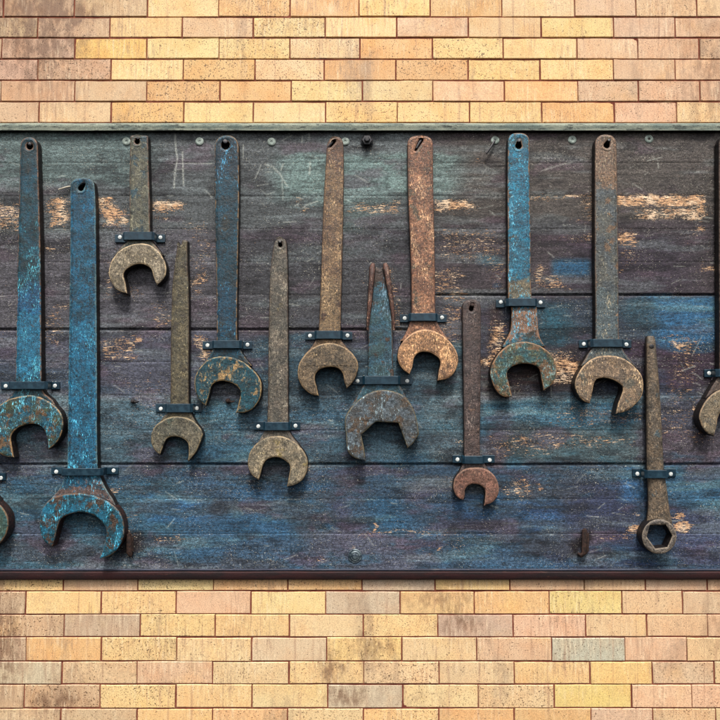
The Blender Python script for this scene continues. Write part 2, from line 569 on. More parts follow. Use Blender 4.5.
a = me.attributes.new('stain', 'FLOAT', 'POINT'); a.data.foreach_set('value', np.array(stns, np.float32))
a = me.attributes.new('bid', 'FLOAT', 'POINT'); a.data.foreach_set('value', np.array(ids, np.float32))
n = N('glazed_buff_brick')
P0 = n.coord()
bid = n.attr('bid')
va = n.t.nodes.new('ShaderNodeVectorMath'); va.operation = 'ADD'
cx = n.t.nodes.new('ShaderNodeCombineXYZ')
n.t.links.new(n.math('MULTIPLY', bid, 37.0), cx.inputs[0]); n.t.links.new(n.math('MULTIPLY', bid, 91.0), cx.inputs[1])
n.t.links.new(P0, va.inputs[0]); n.t.links.new(cx.outputs[0], va.inputs[1])
P = va.outputs[0]
col = n.attr('bcol', 'Color')
big = n.noise(P, 14, 5, 0.6)
col = n.mix(n.ramp(big, 0.35, 0.75, 0, 0.55), col, n.mix(1.0, col, A(250, 226, 205, 1.0), 'MULTIPLY'))
col = n.mix(n.ramp(n.noise(P, 9, 3), 0.55, 0.75, 0, 0.5), col, n.mix(1.0, col, (1.06, 1.02, 0.80, 1), 'MULTIPLY'))
# weather stains that run across bricks
stn = n.noise(n.coord((3, 0, 1), (1, 1, 0.45)), 5.5, 6, 0.66)
col = n.mix(n.ramp(stn, 0.54, 0.68, 0, 0.6), col, A(164, 138, 114, 0.62))
sv = n.math('MULTIPLY', n.attr('stain'), n.ramp(n.noise(n.coord((2, 2, 2), (1.6, 1, .7)), 24, 6, .7), .34, .62, .25, 1.15))
col = n.mix(n.math('MULTIPLY', n.ramp(sv, .08, .95), .8), col, A(126, 90, 66, .6))
drip = n.noise(n.coord((1, 5, 0), (70, 1, 3)), 1.0, 3, 0.6)
col = n.mix(n.ramp(drip, 0.57, 0.70, 0, 0.5), col, A(186, 142, 112, 0.6))
blot = n.noise(P, 34, 5, 0.7)
col = n.mix(n.ramp(blot, 0.63, 0.72, 0, 0.4), col, A(150, 122, 96, 0.6))
vst = n.noise(n.coord((4, 1, 0), (150, 1, 14)), 1.0, 4, 0.65)
vbig = n.noise(n.coord((8, 1, 0), (1, 1, .6)), 6.5, 3, 0.6)
col = n.mix(n.math('MULTIPLY', n.ramp(vst, .5, .64), n.ramp(vbig, .46, .62, .05, .55)), col, A(176, 142, 116, 0.62))
col = n.mix(n.math('MULTIPLY', n.ramp(vst, .48, .36), n.ramp(vbig, .4, .6, .05, .4)), col, A(250, 226, 190, 0.70))
fine = n.noise(P, 330, 3, 0.65)
col = n.mix(1.0, col, n.gray(n.ramp(fine, 0.25, 0.75, 0.72, 1.24)), 'MULTIPLY')
# iron spots
sp = n.noise(P, 260, 2, 0.5)
spk = n.attr('spk')
clus = n.noise(P, 40, 3, 0.6)
th = n.math('SUBTRACT', 0.765, n.math('ADD', n.math('MULTIPLY', spk, 0.085), n.math('MULTIPLY', clus, 0.15)))
sm = n.ramp(sp, th, n.math('ADD', th, 0.04))
col = n.mix(n.math('MULTIPLY', sm, 0.88), col, A(92, 62, 38, 0.6))
hgt = n.math('ADD', n.math('MULTIPLY', fine, 0.5), n.math('SUBTRACT', big, n.math('MULTIPLY', sm, 0.8)))
brick_mat = n.done(col, n.ramp(big, 0.3, 0.7, 0.5, 0.72), n.bump(hgt, 0.45, 0.0012), 0, 0.4)
wall = thing('brick_wall', (0, WALL_Y, zlow), 'buff and yellow speckled brick wall behind the dark tool board', 'wall')
wob = mesh_obj('brick_courses', me, brick_mat, wall)
me.polygons.foreach_set('use_smooth', [True] * len(me.polygons)); me.set_sharp_from_angle(angle=math.radians(22))
# mortar bed
n = N('dark_mortar')
mc = n.mix(n.ramp(n.noise(n.coord(), 26, 5, .7), .4, .6), A(122, 60, 48), A(148, 86, 66))
mc = n.mix(n.ramp(n.noise(n.coord((4, 0, 0)), 8, 4, .6), .56, .7), mc, A(165, 128, 96))
mort_mat = n.done(mc, 0.95, n.bump(n.noise(n.coord(), 300, 4, .7), .6, .002), 0, 0.2)
bm = bmesh.new()
X0, X1 = -1.8, 1.8
nxm = 240; nzm = 160
gv = [[bm.verts.new((X0 + (X1 - X0) * i / nxm, WALL_Y + 0.0026 + random.uniform(-.0003, .0003), zlow + (zhigh - zlow) * j / nzm)) for i in range(nxm + 1)] for j in range(nzm + 1)]
for j in range(nzm):
    for i in range(nxm): bm.faces.new((gv[j][i], gv[j][i + 1], gv[j + 1][i + 1], gv[j + 1][i]))
# give the wall a body
bv = [bm.verts.new((x, WALL_Y + 0.12, z)) for x, z in ((X0, zlow), (X1, zlow), (X1, zhigh), (X0, zhigh))]
bm.faces.new(bv)
bm.faces.new([gv[0][i] for i in range(nxm + 1)] + [bv[1], bv[0]])
bm.faces.new([gv[nzm][i] for i in range(nxm, -1, -1)] + [bv[3], bv[2]])
bm.faces.new([gv[j][0] for j in range(nzm, -1, -1)] + [bv[0], bv[3]])
bm.faces.new([gv[j][nxm] for j in range(nzm + 1)] + [bv[2], bv[1]])
mesh_obj('mortar', bm_mesh(bm, 'mortar'), mort_mat, wall)

# ------------------------------------------------------------------ DISPLAY BOARD
ZT, ZB = U(360, 131.5).z, U(360, 570.5).z
board = thing('display_board', (0, 0, ZB), 'long dark painted plank board hung with old spanners on a brick wall', 'board')
XL, XR = U(-95, 360).x, U(815, 360).x
NX, NZ = 1010, 520
gx = np.linspace(XL, XR, NX); gz = np.linspace(ZB, ZT, NZ)
GX, GZ = np.meshgrid(gx, gz)
# photo-scale coordinates of the board (only used to say where each stain lies)
den = (GX * 0 + D) + GZ * math.sin(PITCH)
PX = 360 + GX / S * (D / den)
PY = 360 - GZ / S * math.cos(PITCH) * (D / den)
warp = vnoise(PX + 300, PY, 40, 14, 3) - 0.5
warp2 = vnoise(PX + 300, PY + 99, 60, 25, 4) - 0.5
wx = PX + warp2 * 40; wy = PY + warp * 16
def box(x0, x1, y0, y1, f=12, hard=False):
    a, b = (PX, PY) if hard else (wx, wy)
    f2 = min(f, 5)
    return sstep(x0 - f, x0 + f, a) * sstep(x1 + f, x1 - f, a) * sstep(y0 - f2, y0 + f2, b) * sstep(y1 + f2, y1 - f2, b)
colm = np.zeros(PX.shape + (3,))
def L3(c): return np.array([lin(q) * KB for q in c])
colm[:] = L3((82, 76, 86))
def tintm(mask, c, a=1.0):
    m = np.clip(mask * a, 0, 1)[..., None]
    colm[:] = colm * (1 - m) + L3(c) * m
BIG = 900
tintm(box(-BIG, 430, 120, 232, 30), (90, 94, 98))
tintm(box(430, BIG, 120, 240, 30), (88, 82, 80))
tintm(box(285, 460, 152, 202, 16), (112, 132, 132), .75)
tintm(box(-BIG, 150, 128, 185, 20), (98, 114, 116), .7)
tintm(box(340, 380, 150, 300, 14), (104, 120, 122), .6)
tintm(box(-BIG, 250, 232, 330, 20), (92, 90, 98))
tintm(box(240, 440, 240, 330, 18), (78, 78, 84))
tintm(box(440, BIG, 222, 300, 18), (80, 72, 78))
tintm(box(560, 690, 236, 294, 22), (70, 62, 76), .8)
tintm(box(-BIG, 250, 330, 398, 14), (88, 88, 104))
tintm(box(-BIG, 250, 398, 466, 12), (76, 92, 110))
tintm(box(250, 430, 335, 466, 18), (68, 84, 104))
tintm(box(190, 250, 400, 470, 12), (60, 88, 112), .8)
tintm(box(420, 470, 340, 466, 12), (76, 92, 106), .9)
tintm(box(480, 720, 297, 345, 16), (62, 68, 86))
tintm(box(484, 500, 300, 400, 8), (66, 48, 46), .9)
tintm(box(490, 590, 345, 392, 10), (64, 48, 48))
tintm(box(545, 565, 305, 350, 12), (36, 84, 106), .85)
tintm(box(600, 800, 340, 400, 16), (72, 58, 74))
tintm(box(600, BIG, 396, 430, 14), (72, 72, 88))
tintm(box(480, 640, 398, 430, 10), (56, 90, 116), .9)
tintm(box(500, 660, 428, 466, 10), (78, 92, 102))
tintm(box(655, 712, 298, 352, 12), (34, 92, 134), .92)
tintm(box(625, 660, 300, 330, 14), (56, 82, 104), .7)
tintm(box(553, 590, 260, 275, 5, True), (26, 84, 122), .9)
tintm(box(484, 505, 252, 268, 6), (40, 72, 98), .8)
tintm(box(493, 500, 280, 286, 6), (40, 80, 120), .8)
tintm(box(-BIG, BIG, 467, 580, 6), (62, 78, 106))
tintm(box(-BIG, 180, 480, 580, 16), (64, 90, 112), .8)
tintm(box(148, 206, 498, 520, 10), (44, 104, 156), .9)
tintm(box(230, 330, 470, 540, 18), (50, 86, 122), .85)
tintm(box(330, 345, 500, 545, 10), (92, 74, 96), .5)
tintm(box(370, 412, 500, 535, 14), (44, 84, 118), .8)
tintm(box(300, 420, 530, 570, 14), (86, 84, 100), .8)
tintm(box(412, 450, 485, 560, 14), (88, 76, 94), .6)
tintm(box(450, 560, 500, 540, 16), (50, 78, 126), .75)
tintm(box(480, 500, 490, 520, 10), (40, 100, 150), .7)
tintm(box(560, 640, 480, 575, 18), (64, 60, 90), .8)
tintm(box(620, 645, 470, 500, 8), (50, 100, 150), .8)
tintm(box(670, 800, 468, 510, 14), (56, 96, 130), .7)
tintm(box(664, 800, 510, 575, 14), (72, 66, 96), .7)
tintm(box(600, 652, 548, 570, 8), (44, 56, 104), .7)
# blue smears everywhere, dragged along the grain
f = sstep(.52, .68, vnoise(PX + 500, PY, 70, 22, 21, 6, .6))
tintm(f * sstep(280, 480, PY), (40, 82, 116), .5)
f = sstep(.5, .66, vnoise(PX + 650, PY + 33, 80, 20, 27, 6, .62))
tintm(f * sstep(400, 480, PY) * sstep(680, 560, PX), (74, 76, 88), .75)
f = sstep(.56, .7, vnoise(PX + 500, PY + 50, 50, 18, 22, 6, .6))
tintm(f, (96, 78, 92), .45)
f = sstep(.55, .7, vnoise(PX + 800, PY + 20, 90, 12, 23, 6, .6))
tintm(f, (118, 128, 132), .35)
f = sstep(.57, .7, vnoise(PX + 200, PY + 70, 60, 16, 24, 6, .6))
tintm(f * (.4 + .9 * vnoise(PX + 50, PY, 14, 2.2, 61, 4, .7)), (34, 32, 40), .5)
f = sstep(.6, .7, vnoise(PX + 900, PY + 370, 26, 12, 26, 5, .65))
tintm(f * (.3 + vnoise(PX + 50, PY + 9, 12, 2.0, 62, 4, .7)), (28, 26, 34), .45)
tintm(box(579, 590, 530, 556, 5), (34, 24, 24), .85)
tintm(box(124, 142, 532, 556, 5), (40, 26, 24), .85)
# grain and plank to plank change
seams = [131.5, 163, 196, 229, 262, 295, 329.5, 362, 396, 430, 464.5, 499, 534, 570.5]
plank = np.searchsorted(np.array(seams), PY)
pk = np.random.default_rng(5).uniform(.92, 1.08, 20)
colm *= pk[np.clip(plank, 0, 19)][..., None]
grain = vnoise(PX + 400, PY, 38, 1.7, 31, 4, .7)
colm *= (0.50 + 1.0 * grain)[..., None]
lum = colm.mean(-1, keepdims=True)
colm[:] = (lum + (colm - lum) * 0.84) * np.array([1.02, 1.02, 0.98])
blu = np.clip((colm[..., 2] / np.maximum(colm[..., 0], 1e-4) - 1.15) / .9, 0, 1)[..., None]
colm[:] = colm * (1 + blu * np.array([-.12, .12, .0]))
cl = vnoise(PX + 400, PY, 2.2, 1.6, 32, 2, .7)
colm *= (0.62 + 0.76 * cl)[..., None]
# bare, peeled wood
wear = np.zeros(PX.shape) + 0.07
def wr(x0, x1, y0, y1, a, f=9, hard=False):
    global wear
    wear = np.maximum(wear, a * box(x0, x1, y0, y1, f, hard))
wr(-90, 30, 200, 226, .62); wr(45, 68, 198, 226, .8); wr(98, 128, 196, 226, .85); wr(152, 182, 199, 213, .9); wr(148, 175, 214, 224, .5)
wr(190, 215, 222, 300, .45); wr(195, 214, 275, 290, .7); wr(192, 208, 334, 362, .75); wr(48, 68, 246, 256, .6); wr(48, 68, 300, 345, .55)
wr(102, 150, 286, 300, .45); wr(104, 146, 336, 364, .62); wr(150, 175, 300, 328, .5); wr(155, 168, 300, 315, .6); wr(105, 120, 262, 300, .5)
wr(300, 318, 198, 212, .5); wr(345, 408, 201, 213, .75, 7); wr(352, 374, 203, 207, .8, 5); wr(436, 482, 200, 214, .85); wr(470, 482, 158, 168, .55); wr(440, 505, 228, 262, .5)
wr(532, 592, 195, 201, .85, 8); wr(562, 568, 184, 190, .6); wr(575, 596, 195, 226, .55); wr(616, 706, 194, 207, .98, 5, True); wr(630, 708, 205, 222, .78, 14); wr(612, 640, 231, 246, .8); wr(692, 712, 226, 234, .7); wr(616, 640, 246, 262, .5)
wr(694, 715, 262, 274, .7); wr(558, 595, 232, 242, .6); wr(538, 550, 262, 286, .82); wr(540, 574, 272, 290, .62); wr(484, 512, 262, 290, .45); wr(620, 628, 252, 284, .6)
wr(388, 404, 268, 300, .78); wr(388, 408, 300, 330, .5); wr(436, 462, 268, 300, .62); wr(438, 462, 300, 345, .55); wr(364, 370, 280, 292, .7)
wr(484, 506, 318, 360, .72); wr(484, 500, 356, 366, .9); wr(546, 578, 354, 386, .72); wr(562, 582, 360, 372, .95); wr(566, 576, 372, 384, .95)
wr(500, 540, 370, 386, .4); wr(662, 700, 336, 400, .48); wr(664, 690, 340, 352, .8); wr(660, 712, 398, 440, .42); wr(690, 700, 402, 424, 1.0, 4); wr(700, 720, 436, 446, .5)
wr(545, 645, 408, 428, .45); wr(530, 640, 432, 452, .52); wr(486, 540, 432, 455, .5); wr(538, 548, 432, 456, .8); wr(440, 468, 436, 448, .55)
wr(498, 526, 480, 496, .6, 6); wr(447, 456, 480, 490, .7, 5); wr(490, 506, 486, 500, .6); wr(530, 536, 484, 490, .8, 4)
wr(624, 644, 524, 536, .98, 5); wr(630, 642, 514, 520, .8, 4); wr(672, 690, 523, 534, .95, 5); wr(670, 684, 516, 522, .85, 4); wr(674, 690, 536, 542, .5)
wr(596, 632, 537, 541, .8, 6); wr(302, 318, 464, 476, .85, 5); wr(312, 330, 484, 490, .7, 5); wr(88, 128, 489, 497, .8, 6); wr(110, 134, 505, 540, .5)
wr(345, 372, 534, 538, .8, 5); wr(366, 371, 520, 536, .85, 3); wr(370, 432, 533, 536, .95, 4); wr(420, 470, 526, 556, .36); wr(313, 325, 555, 566, .6); wr(345, 352, 545, 549, .85, 3); wr(442, 450, 545, 552, .7, 3)
wr(150, 180, 535, 545, .6, 6); wr(100, 108, 548, 552, .9, 3); wr(60, 70, 520, 524, .8, 4); wr(405, 420, 534, 545, .4)
wr(-90, 10, 330, 345, .5); wr(-80, 0, 470, 480, .4); wr(122, 200, 372, 430, .3); wr(355, 360, 140, 160, .4); wr(378, 382, 146, 158, .6, 4)
wr(724, 800, 196, 215, .8); wr(724, 800, 330, 430, .5); wr(724, 800, 520, 540, .5)
wear *= 0.62 + 0.7 * vnoise(PX + 99, PY, 16, 3, 41, 4, .65)
wear = np.minimum(wear, .93)
# scratches
scr = np.zeros(PX.shape)
def scratch(pts, wd=.55, a=.8):
    global scr
    for (xa, ya), (xb, yb) in zip(pts, pts[1:]):
        i0 = np.searchsorted(gx, U(min(xa, xb) - 4, ya).x); i1 = np.searchsorted(gx, U(max(xa, xb) + 4, ya).x)
        j0 = np.searchsorted(gz, U(xa, max(ya, yb) + 4).z); j1 = np.searchsorted(gz, U(xa, min(ya, yb) - 4).z)
        sl = (slice(j0, j1), slice(i0, i1))
        px, py = PX[sl], PY[sl]
        dx, dy = xb - xa, yb - ya; l2 = dx * dx + dy * dy + 1e-9
        t = np.clip(((px - xa) * dx + (py - ya) * dy) / l2, 0, 1)
        d = np.hypot(px - xa - t * dx, py - ya - t * dy)
        scr[sl] = np.maximum(scr[sl], a * np.exp(-(d / wd) ** 2))
scratch([(175, 134), (176, 150), (177.5, 158), (175, 172), (174, 188)], .8, .75)
scratch([(182.5, 152), (183, 170), (183.5, 185)], .7, .85)
scratch([(174, 164), (190, 163), (212, 163.5)], .5, .6); scratch([(176, 170), (186, 168)], .5, .5)
scratch([(265, 164), (273, 167), (280, 174), (284, 181), (287, 186)], .8, .7)
scratch([(283, 164), (281, 170)], .7, .7); scratch([(282, 178), (283, 200)], .6, .55); scratch([(310, 162), (309.5, 174)], .8, .8)
scratch([(302.5, 136), (302, 142)], .7, .6); scratch([(309, 133), (309.5, 139)], .7, .6)
scratch([(303, 208), (306, 205), (318, 201)], .7, .7); scratch([(545, 170), (560, 165), (572, 162)], .7, .5)
scratch([(540, 172), (552, 166)], .5, .4); scratch([(658, 163), (658.5, 168)], .7, .7); scratch([(702, 336), (692, 356)], .5, .5); scratch([(694, 340), (686, 346)], .5, .4)
r2 = random.Random(4)
for k in range(280):
    x, y = r2.uniform(-80, 800), r2.uniform(135, 566)
    a = r2.gauss(0, .35) if r2.random() < .7 else r2.uniform(0, 3.1)
    l = r2.uniform(3, 16)
    scratch([(x, y), (x + l * .5 * math.cos(a), y + l * .5 * math.sin(a) + r2.uniform(-.6, .6)), (x + l * math.cos(a), y + l * math.sin(a))], r2.uniform(.35, .6), r2.uniform(.25, .7))
# relief: tongue-and-groove seams, two of them wide open
hgt = np.zeros(PX.shape)
wob_ = (vnoise(PX + 60, PY * 0 + 5, 90, 9, 51, 3) - .5) * 1.2
for k, sy in enumerate(seams[1:-1]):
    dpt = np.full(PX.shape, 0.0013); wd = np.full(PX.shape, .45)
    rgt = sstep(432, 440, PX)
    if sy == 329.5: dpt = 0.007 * (1 - rgt) + 0.0008 * rgt; wd = 1.0 - .5 * rgt
    if sy == 295: dpt = 0.0012 * (1 - rgt) + 0.007 * rgt; wd = .5 + .45 * rgt
    if sy == 464.5: dpt = np.full(PX.shape, .008); wd = np.full(PX.shape, 1.1)
    d = np.abs(PY - sy - wob_ * .5) / wd
    hgt -= dpt * np.clip(1.6 - d, 0, 1)
hgt += (vnoise(PX + 400, PY, 38, 1.7, 31, 4, .7) - .5) * 0.0006
hgt += (vnoise(PX + 20, PY, 120, 30, 52, 3) - .5) * 0.002
hgt += (pk[np.clip(plank, 0, 19)] - 1) * 0.006
verts = np.stack([GX, -hgt, GZ], -1).reshape(-1, 3)
ii = (np.arange(NZ - 1)[:, None] * NX + np.arange(NX - 1)[None, :]).ravel()
quads = np.stack([ii, ii + 1, ii + NX + 1, ii + NX], -1)
# edges and back
ring = list(range(NX)) + [j * NX + NX - 1 for j in range(1, NZ)] + [(NZ - 1) * NX + i for i in range(NX - 2, -1, -1)] + [j * NX for j in range(NZ - 2, 0, -1)]
extra = verts[ring].copy(); extra[:, 1] = WALL_Y - 0.004
nb_ = len(verts)
verts = np.vstack([verts, extra])
fl = [tuple(q) for q in quads.tolist()]
m = len(ring)
for k in range(m):
    k2 = (k + 1) % m
    fl.append((ring[k2], ring[k], nb_ + k, nb_ + k2))
me = bpy.data.meshes.new('plank_panel')
me.from_pydata(verts.tolist(), [], fl)
def full(a2, v=0.0): return np.concatenate([a2.ravel(), np.full(m, v)]).astype(np.float32)
ca = np.concatenate([np.concatenate([colm.reshape(-1, 3), np.ones((NX * NZ, 1))], 1), np.tile([[.03, .03, .035, 1]], (m, 1))]).astype(np.float32)
a = me.attributes.new('paint', 'FLOAT_COLOR', 'POINT'); a.data.foreach_set('color', ca.ravel())
a = me.attributes.new('wear', 'FLOAT', 'POINT'); a.data.foreach_set('value', full(wear))
a = me.attributes.new('scratch', 'FLOAT', 'POINT'); a.data.foreach_set('value', full(scr))
me.polygons.foreach_set('use_smooth', [True] * len(me.polygons)); me.set_sharp_from_angle(angle=math.radians(60))
n = N('weathered_board_paint')
col = n.attr('paint', 'Color')
wv = n.attr('wear')
P = n.coord((0, 0, 0), (1, 1, 2.6))
# fine paint texture
fn = n.noise(n.coord(), 480, 3, .7)
md = n.noise(n.coord((1, 1, 1), (1, 1, 1.8)), 130, 5, .7)
v = n.math('ADD', n.math('MULTIPLY', n.math('SUBTRACT', fn, .5), 3.2), n.math('MULTIPLY', n.math('SUBTRACT', md, .5), 3.0))
v = n.math('MAXIMUM', n.math('ADD', v, 1.0), .2)
col = n.mix(1.0, col, n.gray(v), 'MULTIPLY')
# tiny pale chips
ch = n.noise(n.coord((7, 2, 5), (1, 1, 1.5)), 230, 3, .65)
chl = n.noise(n.coord((2, 2, 8)), 11, 3, .6)
cht = n.math('SUBTRACT', .765, n.math('MULTIPLY', chl, .24))
col = n.mix(n.ramp(ch, cht, n.math('ADD', cht, .04), 0, .8), col, A(190, 186, 172))
dk = n.noise(n.coord((9, 2, 1), (1, 1, 1.5)), 150, 4, .7)
col = n.mix(n.ramp(dk, .62, .70, 0, .75), col, A(36, 32, 38))
ls = n.noise(n.coord((6, 2, 1), (.22, 1, 2.2)), 240, 4, .65)
col = n.mix(n.ramp(ls, .60, .68, 0, .5), col, A(150, 152, 150))
ds = n.noise(n.coord((1, 2, 6), (.16, 1, 2.2)), 200, 4, .65)
col = n.mix(n.ramp(ds, .58, .66, 0, .6), col, A(38, 36, 44))
# peeled flakes down to bare wood
fk = n.math('ADD', n.math('MULTIPLY', n.noise(n.coord((0, 0, 0), (.5, 1, 3.2)), 80, 5, .68), .6), n.math('MULTIPLY', n.noise(n.coord((2, 7, 4), (.6, 1, 2.0)), 230, 4, .7), .4))
th = n.math('SUBTRACT', .655, n.math('MULTIPLY', wv, .212))
pm_ = n.ramp(fk, th, n.math('ADD', th, .016))
ff = n.noise(n.coord((12, 7, 4), (.7, 1, 1.7)), 300, 3, .6)
fl_ = n.noise(n.coord((1, 17, 4), (.6, 1, 1)), 26, 3, .6)
th2 = n.math('SUBTRACT', .80, n.math('ADD', n.math('MULTIPLY', wv, .19), n.math('MULTIPLY', fl_, .16)))
pm_ = n.math('MAXIMUM', pm_, n.ramp(ff, th2, n.math('ADD', th2, .03)))
wn = n.noise(n.coord((5, 5, 5), (1, 1, 6)), 70, 5, .7)
wood = n.mix(n.ramp(wn, .38, .58), A(148, 118, 94), A(214, 178, 138))
wood = n.mix(n.ramp(n.noise(n.coord((8, 0, 0)), 22, 3), .45, .6), wood, A(212, 190, 164))
wood = n.mix(1.0, wood, n.gray(n.ramp(fn, .3, .7, .7, 1.2)), 'MULTIPLY')
col = n.mix(n.math('MULTIPLY', pm_, .92), col, wood)
sc = n.math('MULTIPLY', n.attr('scratch'), n.ramp(n.noise(n.coord((3, 3, 3)), 200, 3, .7), .35, .6, .25, 1))
col = n.mix(sc, col, A(176, 178, 170))
col = n.gamma(col, 1.40, 2.72, .92)
h = n.math('ADD', n.math('MULTIPLY', fn, .4), md)
h = n.math('SUBTRACT', h, n.math('MULTIPLY', pm_, .9))
board_mat = n.done(col, n.ramp(md, .3, .7, .55, .85), n.bump(h, .85, .002), 0, .22)
mesh_obj('plank_panel', me, board_mat, board)

def moulding(name, prof, mat, jig=0.0008):
    """profile (y, z) swept along the board"""
    bm = bmesh.new()
    nseg = 260
    rings = []
    for i in range(nseg + 1):
        x = XL + (XR - XL) * i / nseg
        rings.append([bm.verts.new((x, y + mnoise.noise(Vector((x * 9, y * 30, z * 30))) * jig, z + mnoise.noise(Vector((x * 7, y * 40 + 9, z * 5))) * jig)) for y, z in prof])
    k = len(prof)
    for a_, b_ in zip(rings, rings[1:]):
        for q in range(k):
            bm.faces.new((a_[q], b_[q], b_[(q + 1) % k], a_[(q + 1) % k]))
    bm.faces.new(rings[0]); bm.faces.new(rings[-1][::-1])
    bmesh.ops.recalc_face_normals(bm, faces=bm.faces)
    return mesh_obj(name, bm_mesh(bm, name, True, 35), mat, board)
def trim_mat(name, c1, c2, c3, t3=.56):
    n = N(name)
    a_ = n.noise(n.coord((0, 0, 0), (1, 3, 5)), 9, 7, .75)
    col = n.mix(n.ramp(a_, .4, .6), A(*c1), A(*c2))
    b_ = n.noise(n.coord((4, 0, 0), (1, 3, 5)), 26, 7, .75)
    col = n.mix(n.ramp(b_, t3, t3 + .06), col, A(*c3))
    f_ = n.noise(n.coord(), 380, 4, .7)
    col = n.mix(1, col, n.gray(n.ramp(f_, .25, .75, .55, 1.4)), 'MULTIPLY')
    return n.done(col, .75, n.bump(n.math('ADD', f_, b_), .6, .0015), 0, .3)
ledge_mat = trim_mat('weathered_green_trim', (112, 126, 118), (158, 164, 146), (80, 86, 80), .53)
mould_mat = trim_mat('dark_red_trim', (58, 26, 26), (38, 24, 26), (86, 56, 48), .62)
hl = 0.017
za, zb_ = U(360, 122.2, hl).z, U(360, 130.2, hl).z
zc = U(360, 131.8, 0).z
moulding('top_ledge', [(WALL_Y - .004, za + .004), (-hl + .012, za + .002), (-hl + .003, za - .003), (-hl, za - .008), (-hl, za - .013), (-hl + .0008, za - .0155), (-hl + .001, zb_), (-hl + .006, zc), (WALL_Y - .004, zc)], ledge_mat)
hb = 0.006
z1_, z2_ = U(360, 571.4, hb).z, U(360, 580.2, hb).z
moulding('bottom_moulding', [(WALL_Y - .004, z1_ + .002), (-hb + .005, z1_ + .001), (-hb, z1_ - .004), (-hb, z2_ + .008), (-hb + .005, z2_), (WALL_Y - .004, z2_)], mould_mat)
z3_, z4_ = U(360, 569.0, .005).z, U(360, 570.9, .005).z
moulding('bottom_bead', [(.004, z3_), (-.004, z3_ - .0004), (-.0055, (z3_ + z4_) / 2), (-.004, z4_), (.004, z4_)], trim_mat('blue_grey_trim', (70, 76, 92), (54, 58, 74), (98, 96, 100)), .0004)

# ------------------------------------------------------------------ small iron of the board
plug_n = N('zinc_washer')
pn = plug_n.noise(plug_n.coord(), 90, 5, .7)
plug_mat = plug_n.done(plug_n.mix(plug_n.ramp(pn, .4, .6), A(178, 190, 180), A(132, 146, 138)), .5, plug_n.bump(pn, .5, .001), .2, .5)
blk_n = N('black_iron')
bn = blk_n.noise(blk_n.coord(), 130, 5, .7)
black_mat = blk_n.done(blk_n.mix(blk_n.ramp(bn, .45, .65), A(34, 36, 42), A(70, 62, 60)), blk_n.ramp(bn, .3, .7, .35, .65), blk_n.bump(bn, .6, .0012), .3, .5)
rst_n = N('rusty_iron')
rn = rst_n.noise(rst_n.coord(), 120, 6, .75)
rust_mat = rst_n.done(rst_n.mix(rst_n.ramp(rn, .4, .62), A(34, 24, 22), A(72, 50, 40)), .8, rst_n.bump(rn, .7, .0015), 0, .3)
blue_n = N('blued_steel')
qn = blue_n.noise(blue_n.coord(), 100, 5, .7)
blued_mat = blue_n.done(blue_n.mix(blue_n.ramp(qn, .4, .6), A(30, 48, 62), A(112, 126, 132)), .45, blue_n.bump(qn, .4, .001), .3, .5)

for px, py, lab in ((126.7, 141.7, 0), (199.7, 141.7, 0), (271.7, 142, 0), (345.3, 141.7, 0), (495, 140.5, 0), (572, 140, 0), (648.7, 139.2, 0), (54, 143, 1)):
    if lab: continue
    c = U(px, py, -0.001)
    bm = bmesh.new()
    lathe_y(bm, c, [(.0128, 0), (.0128, .0025), (.0118, .0035), (.008, .0042), (.0075, .0034), (.0045, .0034), (.0038, .0016), (0, .0012)])
    mesh_obj('screw_cap', bm_mesh(bm, 'screw_cap'), plug_mat, board)
c = U(367, 141.7, 0)
bm = bmesh.new()
lathe_y(bm, c, [(.020, -.001), (.020, .003), (.018, .004), (.0165, .005)])
mesh_obj('washer', bm_mesh(bm, 'washer'), black_mat, board)
bm = bmesh.new()
lathe_y(bm, c + Vector((0, -.004, 0)), [(.0165, 0), (.0165, .009), (.0145, .011), (.009, .0115), (.0085, .017), (.0065, .019), (0, .0195)], 6)
mesh_obj('bolt', bm_mesh(bm, 'bolt', True, 30), black_mat, board)
c = U(355, 555.8, 0)
bm = bmesh.new()
lathe_y(bm, c, [(.0205, -.001), (.0205, .003), (.019, .004), (.016, .0035), (.015, .006), (.0125, .0075), (.011, .006), (.0095, .006), (.009, .009), (.006, .0105), (0, .0105)])
mesh_obj('bolt', bm_mesh(bm, 'bolt'), blued_mat, board)
for px, py, mt in ((133.5, 401, black_mat), (228.3, 400.8, rust_mat)):
    c = U(px, py, 0)
    bm = bmesh.new()
    lathe_y(bm, c, [(.0075, -.001), (.0075, .006), (.006, .008), (.004, .0085), (.0035, .013), (0, .0138)], 8)
    tube(bm, [c + Vector((.004, -.006, -.002)), c + Vector((.014, -.013, -.003)), c + Vector((.021, -.015, -.001))], [.0035, .003, .002], 7)
    mesh_obj('stud', bm_mesh(bm, 'stud'), mt, board)
# two old iron pegs
def peg(px, py0, py1, hk, label):
    t = thing('iron_peg', U(px, py1, 0), label, 'peg', 'old iron pegs low on the board')
    a_ = U(px, py0, .012); b_ = U(px, py1 - 3, .013); c_ = U(px - hk * .5, py1, .010); d_ = U(px - hk, py1 - 1.5, .003)
    bm = bmesh.new()
    tube(bm, [U(px, py0, 0), a_, b_, c_, d_], [.006, .0075, .0085, .007, .005], 9)
    mesh_obj('hook', bm_mesh(bm, 'hook'), rust_mat, t)
    bm = bmesh.new()
    tube(bm, [U(px + 2.6, py0 + 3, 0.002), U(px + 2.8, py1 - 4, .004)], [.006, .005], 8)
    mesh_obj('shank', bm_mesh(bm, 'shank'), rust_mat, t)
peg(584.5, 530, 555.5, 6.5, 'rusty iron hook on the lower board left of the ring spanner')
peg(129, 534, 555, -3.0, 'rusty iron peg touching the right jaw of the largest blue spanner')

